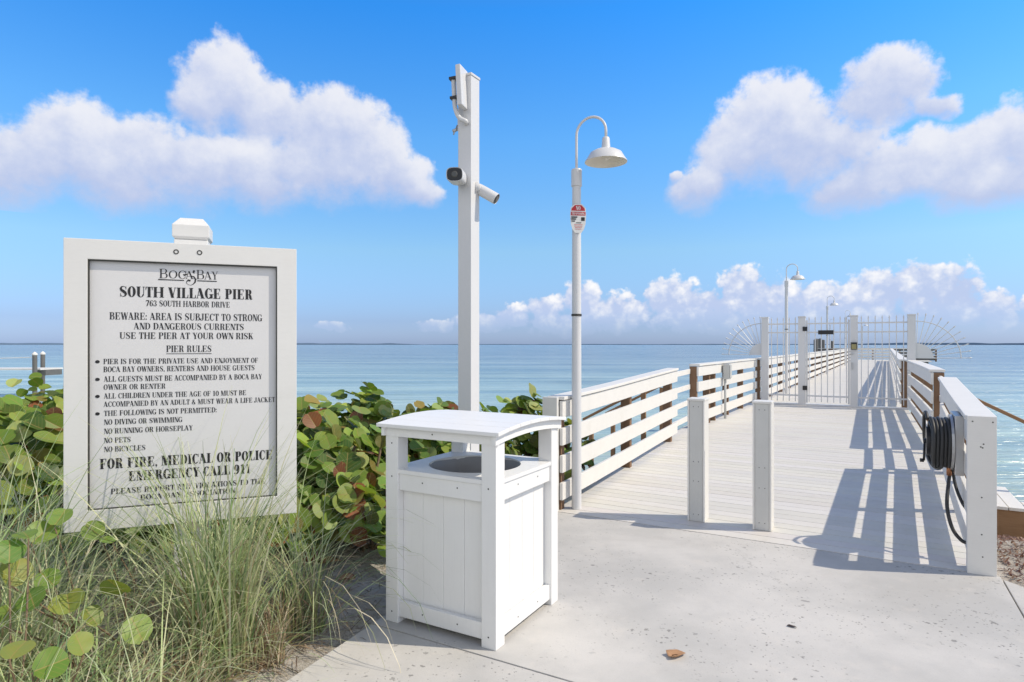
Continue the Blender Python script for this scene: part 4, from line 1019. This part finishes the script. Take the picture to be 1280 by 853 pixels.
# bullet cameras
def bullet(label, c, d, base, oval):
    root = empty('security_camera', c, label, 'security camera', 'bullet cameras on the tall pole')
    d = d.normalized(); s = d.cross(Vector((0, 0, 1))).normalized(); w = s.cross(d)
    n = 28
    def sec(t, k, rx, ry):
        o = []
        for j in range(n):
            a = 2*pi*j/n; cx_, sy = cos(a), sin(a); e = .62 if oval else 1.0
            o.append(c + d*t + s*(abs(cx_)**e*(1 if cx_ > 0 else -1)*rx*k) + w*(abs(sy)**e*(1 if sy > 0 else -1)*ry*k))
        return o
    rx, ry = (.068, .056) if oval else (.047, .047)
    def loft(mb, secs, cap0=True, cap1=True):
        i = len(mb.v)
        for q in secs: mb.v += [tuple(p) for p in q]
        for k in range(len(secs)-1):
            for j in range(n): a = i+k*n+j; b = i+k*n+(j+1) % n; mb.f.append((a, b, b+n, a+n))
        if cap0: mb.f.append(tuple(i+j for j in reversed(range(n))))
        if cap1: mb.f.append(tuple(i+(len(secs)-1)*n+j for j in range(n)))
    mb = MB(); loft(mb, [sec(-.11, .8, rx, ry), sec(-.10, .95, rx, ry), sec(-.05, 1, rx, ry), sec(.08, 1, rx, ry), sec(.088, .97, rx, ry), sec(.083, .90, rx, ry)]); body = mb.build('housing', M['metal_white'], root, smooth=False)
    mb = MB(); loft(mb, [sec(.0835, .89, rx, ry), sec(.086, .88, rx, ry)]); fc = mb.build('front_glass', M['dark_plastic'], body)
    mb = MB(); loft(mb, [[c + d*.0865 + (s*cos(2*pi*j/n) + w*sin(2*pi*j/n))*.026 for j in range(n)], [c + d*.092 + (s*cos(2*pi*j/n) + w*sin(2*pi*j/n))*.020 for j in range(n)]]); mb.build('lens', M['glass_lens'], body)
    mb = MB(); mb.tube(spline([base, base + (c - d*.10 - base)*.55 + Vector((0, 0, -.005)), c - d*.10]), .021, 12); mb.tube([base, base + (c - d*.1 - base).normalized()*.02], .042, 16); mb.build('mount', M['metal_white'], root, smooth=True)
    return root
cz = H + (431-226)*5.15/FPX
bullet('bullet camera on the left of tall pole, black lens facing the path', Vector((-.447, 5.02, cz)), Vector((-.10, -1, -.06)), pole_T(Vector((-PS, .0, cz-.005))), True)
bullet('bullet camera on the right of tall pole, tilted down to the right', Vector((-.20, 5.20, H + (431-243)*5.2/FPX)), Vector((.75, -.2, -.47)), pole_T(Vector((PS, .0, cz-.045))), False)

# ---- small warning sign on the near lamp post
wp = PD(.17, .075); WN = Vector((.10, -1, 0)).normalized(); WR = Vector((0, 0, 1)).cross(WN) * -1; WR = Vector((-WN.y, WN.x, 0))
WC = Vector((wp.x, wp.y, 0)) + WN*.056 + WR*.004; WZ = H + (431-271)*5.75/FPX
ws = empty('warning_sign', WC + Vector((0, 0, WZ)), 'small red and white no trespassing sign on the near lamp post', 'sign')
def WP(x, z, d): return WC + WR*x + WN*d + Vector((0, 0, WZ + z))
def plate(pts, d0, d1, name, m, par):
    mb = MB(); k = len(pts); mb.v = [tuple(WP(x, z, d0)) for x, z in pts] + [tuple(WP(x, z, d1)) for x, z in pts]
    mb.f = [tuple(range(k-1, -1, -1)), tuple(range(k, 2*k))] + [(i, (i+1) % k, k+(i+1) % k, k+i) for i in range(k)]
    return mb.build(name, m, par)
def octg(cx, cz_, r_): return [(cx + r_*cos(pi/8 + pi/4*k), cz_ + r_*sin(pi/8 + pi/4*k)) for k in range(8)]
pl0 = plate([(-.035, .135), (-.07, .10), (-.076, .03), (-.07, -.05), (-.055, -.10), (-.03, -.135), (.03, -.135), (.055, -.10), (.07, -.05), (.076, .03), (.07, .10), (.035, .135)][::-1], -.003, .0, 'plate', M['sign_white'], ws)
plate([(-.03, .125), (-.06, .095), (-.066, .072), (.066, .072), (.06, .095), (.03, .125)][::-1], .0003, .0012, 'red_cap', M['red'], pl0)
plate([(-.07, .028), (-.07, .062), (.07, .062), (.07, .028)], .0003, .0012, 'red_band', M['red'], pl0)
def wtext(s, x0, x1, z0, z1, m, G=MED):
    ps, w = layout(s, G); mb = MB()
    for p in ps: mb.poly([WP(x0 + a*(x1-x0)/w, z0 + b*(z1-z0), .0022) for a, b in p])
    mb.build('lettering', m, pl0)
wtext('NO', -.022, .022, .08, .115, M['sign_white'], BOLD); wtext('TRESPASSING', -.062, .062, .034, .056, M['sign_white'], BOLD)
mb = MB()
for (x0, x1, z0, z1) in ((-.066, -.008, .006, .018), (-.068, -.020, -.012, .0), (-.064, -.030, -.030, -.020), (.028, .062, -.022, .012), (-.02, .03, -.044, -.037)): mb.poly([WP(x, z, .0015) for x, z in ((x0, z0), (x1, z0), (x1, z1), (x0, z1))])
mb.build('black_print', M['black'], pl0)
mb = MB()
for k in range(4):
    z0 = -.060 - .014*k; mb.poly([WP(x, z, .0015) for x, z in ((-.04+.004*k, z0), (.042-.004*k, z0), (.042-.004*k, z0+.004), (-.04+.004*k, z0+.004))])
mb.build('red_print', M['red'], pl0)

# ------------------------------------------------------------------ far things on the water
for k, (px, Y, top, rad) in enumerate(((1019.5, 54, 2.0, .17), (1021, 58, 2.1, .17), (1025.2, 56, 2.1, .15), (1029, 57, 2.0, .14), (1040.2, 58, 1.9, .12))):
    q = at_px(px, Y)
    mb = MB(); mb.tube([(q.x, q.y, -4), (q.x, q.y, top-.05), (q.x, q.y, top)], [rad, rad*.95, rad*.6], 14)
    lab = ['leftmost dark mooring piling by the far end of the pier', 'second dark mooring piling from left at the far end', 'middle dark mooring piling at the far end of the pier', 'fourth dark mooring piling, beside the sign on the gate', 'thin rightmost mooring piling at the far end of the pier'][k]
    tag(mb.build('mooring_piling', M['wood_grey']), lab, 'piling', 'dark pilings near the pier head')
q = at_px(46, 30)
dock = empty('dock', (q.x, q.y, SEA_Z), 'neighbouring dock with white edge and two capped pilings at far left', 'dock')
mb = MB(); mb.box(-32, q.x + .25, 29.9, 31.4, .33, .40); mb.build('deck', M['rail'], dock)
mb = MB(); mb.box(q.x - .25, q.x + .35, 30.1, 31.2, .06, .322); mb.build('beam', M['wood_grey'], dock)
for px, Y in ((43.5, 29.7), (53.5, 31.7), (-30, 29.7)):
    p = at_px(px, Y); mb = MB(); mb.tube([(p.x, p.y, -4), (p.x, p.y, 1.07)], .10, 12); pi_ = mb.build('piling', M['wood_grey'], dock)
    mb = MB(); mb.lathe([(.115, 1.05), (.115, 1.12), (.0, 1.22)], c=(p.x, p.y, 0), n=12); mb.build('piling_cap', M['rail'], pi_)
mb = MB(); p = at_px(43.5, 29.7); mb.tube([(p.x, p.y, .95), (-26, 29.7, .85), (-32, 29.7, .93)], .018, 6); mb.build('rope', M['rail'], dock)

# ------------------------------------------------------------------ plants
LEAFC = [((.18,.28,.05),6), ((.11,.19,.035),5), ((.25,.34,.075),4), ((.34,.40,.14),2.5), ((.055,.105,.022),4), ((.25,.22,.06),1.0), ((.26,.10,.045),.8), ((.15,.075,.035),.45)]
def pick(r, tab):
    s = sum(w for _, w in tab); x = r.uniform(0, s)
    for c, w in tab:
        x -= w
        if x <= 0: return c
    return tab[-1][0]
def add_leaf(mb, c, nrm, tip, size, col, r, seg=9):
    """a round, slightly folded and notched sea grape leaf; c = stalk point"""
    nrm = nrm.normalized(); tip = (tip - nrm*tip.dot(nrm))
    if tip.length < 1e-4: tip = nrm.orthogonal()
    tip.normalize(); s = tip.cross(nrm); fold = r.uniform(.08, .40); curl = r.uniform(-.20, .16); wav = r.uniform(0, .05); ph = r.uniform(0, 6)
    base = len(mb.v); R_ = size/2
    def pt(x, y):     # x across -1..1, y 0..2 from stalk to tip
        z = fold*abs(x) + curl*((y-1)**2 + x*x)*.8 + wav*sin(5*atan2(y-1, x) + ph)*(x*x + (y-1)**2)
        return c + s*(x*R_) + tip*(y*R_) + nrm*(z*R_)
    mid = [(0, .10), (0, .75), (0, 1.4), (0, 1.92)]
    for side in (-1, 1):
        i = len(mb.v); rim = []
        for k in range(13):
            a = -pi/2 + pi*k/12; x = cos(a)*1.03*side; y = 1 + sin(a)*.98
            x *= 1 + .03*sin(3*a + ph); y += .03*sin(4*a + ph)
            if k == 0: x, y = .0, .10
            if k == 12: x, y = .0, 1.92
            if k == 1: x *= 1.05; y -= .05
            rim.append((x, y))
        mids = [(0, .55), (0, 1.0), (0, 1.5)]
        ptsl = rim + mids
        mb.v += [tuple(pt(*q)) for q in ptsl]
        tr = [(0, 1, 13), (1, 2, 13), (2, 3, 13), (3, 4, 13), (4, 14, 13), (4, 5, 14), (5, 6, 14), (6, 7, 14), (7, 8, 14), (8, 15, 14), (8, 9, 15), (9, 10, 15), (10, 11, 15), (11, 12, 15)]
        for t_ in tr:
            t_ = t_ if side > 0 else t_[::-1]
            mb.f.append(tuple(i+q for q in t_)); mb.c.append(col); mb.uv.append([(ptsl[q][0], ptsl[q][1]) for q in t_])
def jit(c, r, a=.22):
    k = r.uniform(1-a, 1+a); return tuple(max(.004, x*k*r.uniform(.92, 1.08)) for x in c)
def shrub(label, x, y, rx, ry, top, n, seed, smin=.10, smax=.18, lean=0.0):
    n = int(n * 1.7)
    r = random.Random(seed); z0 = zt(x, y)
    root = empty('sea_grape_shrub', (x, y, z0), label, 'shrub', 'sea grape shrubs of the hedge')
    mb = MB(); mb.c = []; mb.uv = []; st = MB(); hgt = top - z0
    tips = []
    for k in range(16):
        a = r.uniform(0, 2*pi); q = sqrt(r.uniform(.05, 1)); tx, ty = x + rx*q*cos(a), y + ry*q*sin(a)
        th_ = hgt * sqrt(max(.08, 1 - .75*q*q)) * r.uniform(.75, 1.05)
        b0 = Vector((x + (tx-x)*.3, y + (ty-y)*.3, z0)); b2 = Vector((tx, ty, z0 + th_)); b1 = (b0 + b2)/2 + Vector((r.uniform(-.1, .1), r.uniform(-.1, .1), .05))
        st.tube(spline([b0, b1, b2], 5), .011, 5); tips.append((b0, b1, b2))
    for k in range(n):
        a = r.uniform(0, 2*pi); e = r.uniform(-.05, 1); q = sqrt(max(0, 1 - max(e, 0)**1.6))
        sh = r.uniform(.55, 1.0)**.45 * (1 + .15*sin(3*a + seed))
        px_, py_ = x + rx*q*cos(a)*sh, y + ry*q*sin(a)*sh
        pz = z0 + .06 + (hgt-.06)*max(0, e)*sh + r.uniform(-.03, .05)
        pz += .10*hash_noise(px_*3 + seed, py_*3)
        pz = max(pz, zt(px_, py_) + .03)
        out = Vector((cos(a)*q*.8, sin(a)*q*.8, .35 + e*.7)).normalized()
        nm = (out + Vector((r.gauss(0, .45), r.gauss(0, .45), r.gauss(.1, .4)))).normalized()
        nm = (nm + Vector((.75, -.35, .55))*r.uniform(.2, 1.3)).normalized()
        tip = Vector((r.gauss(0, .5), r.gauss(0, .5), .55 + r.gauss(0, .4)))
        c = jit(pick(r, LEAFC), r)
        add_leaf(mb, Vector((px_, py_, pz)), nm, tip, r.uniform(smin, smax), c, r)
    # upright young leaves on the crown
    for b0, b1, b2 in tips:
        for j in range(2):
            c = jit(pick(r, [((.16,.07,.035), 2), ((.13,.15,.04), 3), ((.09,.13,.03), 3)]), r)
            add_leaf(mb, b2 + Vector((r.uniform(-.03, .03), r.uniform(-.03, .03), -.03)), Vector((r.gauss(.3, .6), r.gauss(-.5, .6), .2)), Vector((r.gauss(0, .3), r.gauss(0, .3), 1)), r.uniform(.08, .15), c, r)
    mb.build('foliage', M['leaf'], root, smooth=True); st.build('stem', M['stem'], root, smooth=True)
    return root
SH = [('low dark sea grape shrub behind the right edge of notice board', -1.62, 4.35, .42, .38, .62, 170, 31),
      ('low sea grape shrub just left of the litter bin foot', -1.08, 4.45, .36, .34, .55, 140, 32),
      ('low sea grape shrub hidden behind the lower left of notice board', -2.6, 4.25, .6, .4, .65, 180, 33),
      ('broad sea grape shrub at left edge, left of the notice board', -3.75, 4.75, .95, .75, 1.05, 460, 11),
      ('sea grape shrub hidden mostly behind the left half of notice board', -2.55, 5.0, .75, .7, 1.15, 200, 12),
      ('sea grape shrub filling the gap between notice board and litter bin', -1.42, 4.95, .66, .62, .95, 420, 13),
      ('sea grape shrub directly behind the litter bin and tall pole', -.62, 5.85, .68, .6, .95, 380, 14),
      ('far sea grape shrub at the left edge near the neighbouring dock', -5.4, 7.4, 1.3, .9, 1.0, 420, 15, .09, .17),
      ('far sea grape shrub behind the notice board and its post', -3.2, 7.0, 1.1, .8, 1.05, 200, 16),
      ('far sea grape shrub topped by red tipped leaves right of notice board', -1.55, 6.5, .85, .7, .97, 380, 17, .10, .18),
      ('sea grape shrub between the tall pole and left railing end', .12, 6.75, .58, .5, .88, 300, 18),
      ('low sea grape shrub seen through left railing beside near lamp post', .62, 7.5, .40, .4, .62, 70, 19)]
for a in SH: shrub(*a)
def sprout(label, x, y, leaves, seed):
    r = random.Random(seed); z0 = zt(x, y)
    root = empty('sea_grape_sprout', (x, y, z0), label, 'plant', 'young sea grapes in the grass')
    mb = MB(); mb.c = []; mb.uv = []; st = MB()
    for (px, py, Y, size, nx_, nz_) in leaves:
        c = Vector(((px-640)/FPX*Y, Y, H - (py-431)*Y/FPX)); b0 = Vector((x, y, z0))
        tip = Vector((r.gauss(0, .6), r.gauss(0, .3), 1)); nm = Vector((nx_ + .35, -.75, nz_ + .3)).normalized(); nm = (nm + Vector((r.gauss(0, .45), r.gauss(0, .25), r.gauss(.2, .4)))).normalized()
        att = c - (tip - nm*tip.dot(nm)).normalized()*size*.46 - nm*.004
        st.tube(spline([b0, (b0+att)/2 + Vector((r.gauss(0, .04), .06, .02)), att], 5), [.0038]*10 + [.0024], 5)
        add_leaf(mb, att + nm*.004, nm, tip, size, jit(pick(r, [((.17,.27,.06),3), ((.12,.21,.045),3), ((.21,.27,.07),1.5)]), r, .15), r)
    mb.build('foliage', M['leaf'], root, smooth=True); st.build('stem', M['stem'], root, smooth=True)
sprout('young sea grape with upright green leaves below the notice board corner', -1.80, 2.62,
       [(75, 648, 2.80, .10, .3, .3), (52, 668, 2.75, .12, .1, 1.4), (146, 733, 2.55, .115, .5, .2), (86, 757, 2.45, .12, .5, .6), (172, 788, 2.50, .115, .6, .5), (20, 715, 2.5, .12, .2, .9),
        (115, 772, 2.5, .09, 0, 1.6), (40, 750, 2.4, .10, -.3, .9), (60, 725, 2.55, .09, .8, .9), (8, 770, 2.4, .09, .3, 1.2)], 3)
sprout('low sea grape sprout at the bottom left corner', -1.62, 1.95, [(22, 812, 2.0, .09, .2, 1.2), (62, 832, 2.0, .10, .6, 1.3), (100, 806, 2.1, .08, .3, 1.5), (12, 690, 2.4, .10, .4, .6), (32, 668, 2.45, .08, .2, 1.0)], 4)
sprout('pair of small sea grape leaves just under the lower left corner of board', -1.62, 2.95, [(117, 664, 3.0, .10, .2, .7), (135, 676, 3.0, .07, .4, 1.1)], 5)

def blade(mb, b, az, length, w, lean, droop, col, r, seg=7):
    d = Vector((cos(az), sin(az), 0)); s = Vector((-sin(az), cos(az), 0)); twist = r.uniform(-.9, .9)
    s = (s*cos(twist) + d*sin(twist)); p = Vector(b); ang = pi/2 - lean; prev = None
    for k in range(seg + 1):
        f = k/seg; ww = w*(1 - f**1.6)*.5 + .0004
        L = (p - s*ww, p + s*ww)
        if prev:
            i = len(mb.v); mb.v += [tuple(prev[0]), tuple(prev[1]), tuple(L[1]), tuple(L[0])]; mb.f.append((i, i+1, i+2, i+3)); mb.c.append(col)
        prev = L; a = ang - droop*f**1.5
        p = p + (d*cos(a) + Vector((0, 0, 1))*sin(a))*(length/seg)
GREEN = [((.46,.53,.25),4), ((.37,.46,.20),4), ((.56,.60,.34),4), ((.62,.62,.42),3), ((.20,.29,.13),3)]
DRY = [((.50,.41,.27),3), ((.40,.30,.19),3), ((.60,.53,.39),2), ((.28,.19,.12),2)]
def clump(label, x, y, n, lmin, lmax, spread, seed, ndry=40, lean=.45, droop=1.6, az=None, azs=pi, w=.0055):
    r = random.Random(seed); z0 = zt(x, y)
    root = empty('grass_clump', (x, y, z0), label, 'grass', 'tall beach grass clumps')
    for nm, cnt, tab in (('green_blades', n, GREEN), ('dry_blades', ndry, DRY)):
        mb = MB(); mb.c = []
        for k in range(cnt):
            a = r.uniform(0, 2*pi) if az is None else r.gauss(az, azs); q = spread*sqrt(r.random()); a2 = r.uniform(0, 2*pi)
            b = (x + q*cos(a2), y + q*sin(a2), zt(x + q*cos(a2), y + q*sin(a2)) - .01)
            L = r.uniform(lmin, lmax)*(.7 if nm[0] == 'd' else 1); ln = abs(r.gauss(0, lean)); dr = droop*r.uniform(.35, 1.15)
            blade(mb, b, a, L, w*r.uniform(.6, 1.2), ln, dr, jit(pick(r, tab), r), r)
        mb.build(nm, M['blade'], root)
    return root
clump('tallest bright green grass clump in front of the notice board lower right', -1.44, 3.04, 370, .6, 1.42, .17, 21, 60, .20, 1.5, w=.0085)
clump('arching grass clump drooping right of the board towards the bin', -1.16, 3.42, 170, .7, 1.2, .13, 22, 70, .5, 2.7, w=.0065)
clump('grass clump at left edge leaning across the board corner', -2.20, 2.60, 300, .7, 1.35, .26, 23, 40, .55, 1.9, w=.008)
clump('grass clump in the bottom left corner of the foreground', -1.50, 1.85, 340, .45, 1.0, .30, 24, 80, .7, 2.2, w=.0075)
clump('loose grass clump below the left half of notice board', -1.80, 2.45, 260, .5, 1.05, .30, 25, 80, .65, 2.1, w=.008)
clump('short grass clump with brown straw below the board centre', -1.45, 2.62, 80, .35, .7, .18, 26, 150, .6, 2.1, w=.0065)
clump('dry straw coloured grass clump right of the tallest clump', -1.24, 3.12, 50, .3, .65, .10, 27, 170, .55, 1.6, w=.0065)
clump('sparse long grass at left edge behind the front clumps', -2.75, 3.4, 220, .7, 1.3, .35, 28, 40, .5, 1.9, w=.0065)
clump('dark shaded grass tuft under the middle of notice board', -1.80, 3.55, 300, .3, .6, .42, 29, 200, .7, 2.0)
clump('low grass tuft under the left corner of notice board', -2.45, 3.5, 240, .3, .6, .36, 30, 120, .7, 2.0)

clump('fine arching grass in front of the young sea grape leaves', -1.30, 2.02, 170, .4, .9, .22, 41, 30, .6, 2.1, w=.007)
clump('leaning grass clump at far left foreground edge', -1.95, 2.15, 200, .5, 1.1, .22, 42, 30, .6, 2.0, w=.0075)
# dry thatch and wrack lying on the sand: nobody could count it
th = MB(); th.c = []; r = random.Random(5)
def straw(x, y, L, col, lift=.02, wk=1.0):
    a = r.uniform(0, 2*pi); z = zt(x, y) + r.uniform(.004, lift); w = r.uniform(.0012, .003)*wk; d = Vector((cos(a), sin(a), r.uniform(-.15, .25))); s = Vector((-sin(a), cos(a), 0))*w
    p = Vector((x, y, z)); m_ = p + d*L*.5 + Vector((0, 0, r.uniform(0, .02))); e = p + d*L
    i = len(th.v); th.v += [tuple(p-s), tuple(p+s), tuple(m_+s), tuple(m_-s), tuple(e+s*.5), tuple(e-s*.5)]; th.f += [(i, i+1, i+2, i+3), (i+3, i+2, i+4, i+5)]; th.c += [col]*2
for k in range(5200):
    x, y = r.gauss(-1.55, .45), r.gauss(2.75, .55)
    u, v = uv_of(x, y)
    if v > .02 + .25*r.random()**3 or y < 1.2 or (v > -.45 and r.random() < .72): continue
    straw(x, y, r.uniform(.04, .22), jit(pick(r, DRY + [((.16,.115,.085),4), ((.10,.07,.05),2)]), r), .05)
for k in range(900):
    x, y = r.uniform(-1.6, -.4), r.uniform(3.2, 5)
    u, v = uv_of(x, y)
    if v > .0: continue
    straw(x, y, r.uniform(.02, .10), jit(pick(r, DRY + [((.12,.08,.05),4)]), r), .015)
tag(th.build('dry_thatch', M['blade']), 'tangle of dry brown straw on the sand under the grass', 'straw', kind='stuff')
wr = MB(); wr.c = []; th = wr
for k in range(5200):
    u, v = r.uniform(-2.2, 3.6), 3.3 + abs(r.gauss(0, .9)); p = P(u, v)
    if v < 3.48 and u < -.02: continue
    straw(p.x, p.y, r.uniform(.02, .09), jit(pick(r, [((.24,.12,.075),4), ((.34,.22,.15),3), ((.14,.07,.05),3)]), r), .02, 2.6)
tag(th.build('beach_wrack', M['blade']), 'reddish brown dried seaweed strewn on the sand at right', 'seaweed', kind='stuff')

def ground_leaf(label, x, y, z, size, az, m, seed, curl=.35, narrow=1.0):
    r = random.Random(seed); mb = MB(); n = 14; nr = 3; mb.v.append((x, y, z + .004))
    for k in range(1, nr + 1):
        for j in range(n):
            a = 2*pi*j/n; q = k/nr; rx = size*.5*q*(1 + .16*cos(a) + .12*sin(3*a + seed)); ry = size*.36*narrow*q*(1 + .10*sin(2*a + 1) + .08*r.uniform(-1, 1)*(q == 1))
            lx, ly = rx*cos(a), ry*sin(a); lz = curl*size*(abs(ly)/(size*.36))**1.5*.45*q + .06*size*sin(2*a + seed)*q + .012*size
            mb.v.append((x + lx*cos(az) - ly*sin(az), y + lx*sin(az) + ly*cos(az), z + max(.003, lz)))
    for j in range(n): mb.f.append((0, 1+j, 1+(j+1) % n))
    for k in range(nr-1):
        for j in range(n): a = 1+k*n+j; b = 1+k*n+(j+1) % n; mb.f.append((a, b, b+n, a+n))
    o = mb.build('fallen_leaf', m, smooth=True)
    sol = o.modifiers.new('thickness', 'SOLIDIFY'); sol.thickness = .0012
    tag(o, label, 'leaf', 'fallen leaves on the ground')
def gpt(px, py, z=0.0): Y = FPX*(H - z)/(py - 431); return (px-640)/FPX*Y, Y
x, y = gpt(843, 821); ground_leaf('curled tan dry leaf on the concrete in the foreground', x, y, 0.002, .10, .3, M['dry_leaf'], 2, .6)
x, y = gpt(989, 784); ground_leaf('small dark curled leaf on the concrete right of centre', x, y, 0.002, .05, -.6, M['dark_leaf'], 3, .5, .6)
for px, py, s_, lab in ((432, 735, .12, 'brown fallen leaf on shaded sand under the hedge, nearest the bin'), (412, 722, .14, 'brown fallen leaf on shaded sand below arching grass')):
    x, y = gpt(px, py); ground_leaf(lab, x, y, zt(x, y) + .005, s_, rnd.uniform(0, 3), M['dry_leaf'], px, .4)
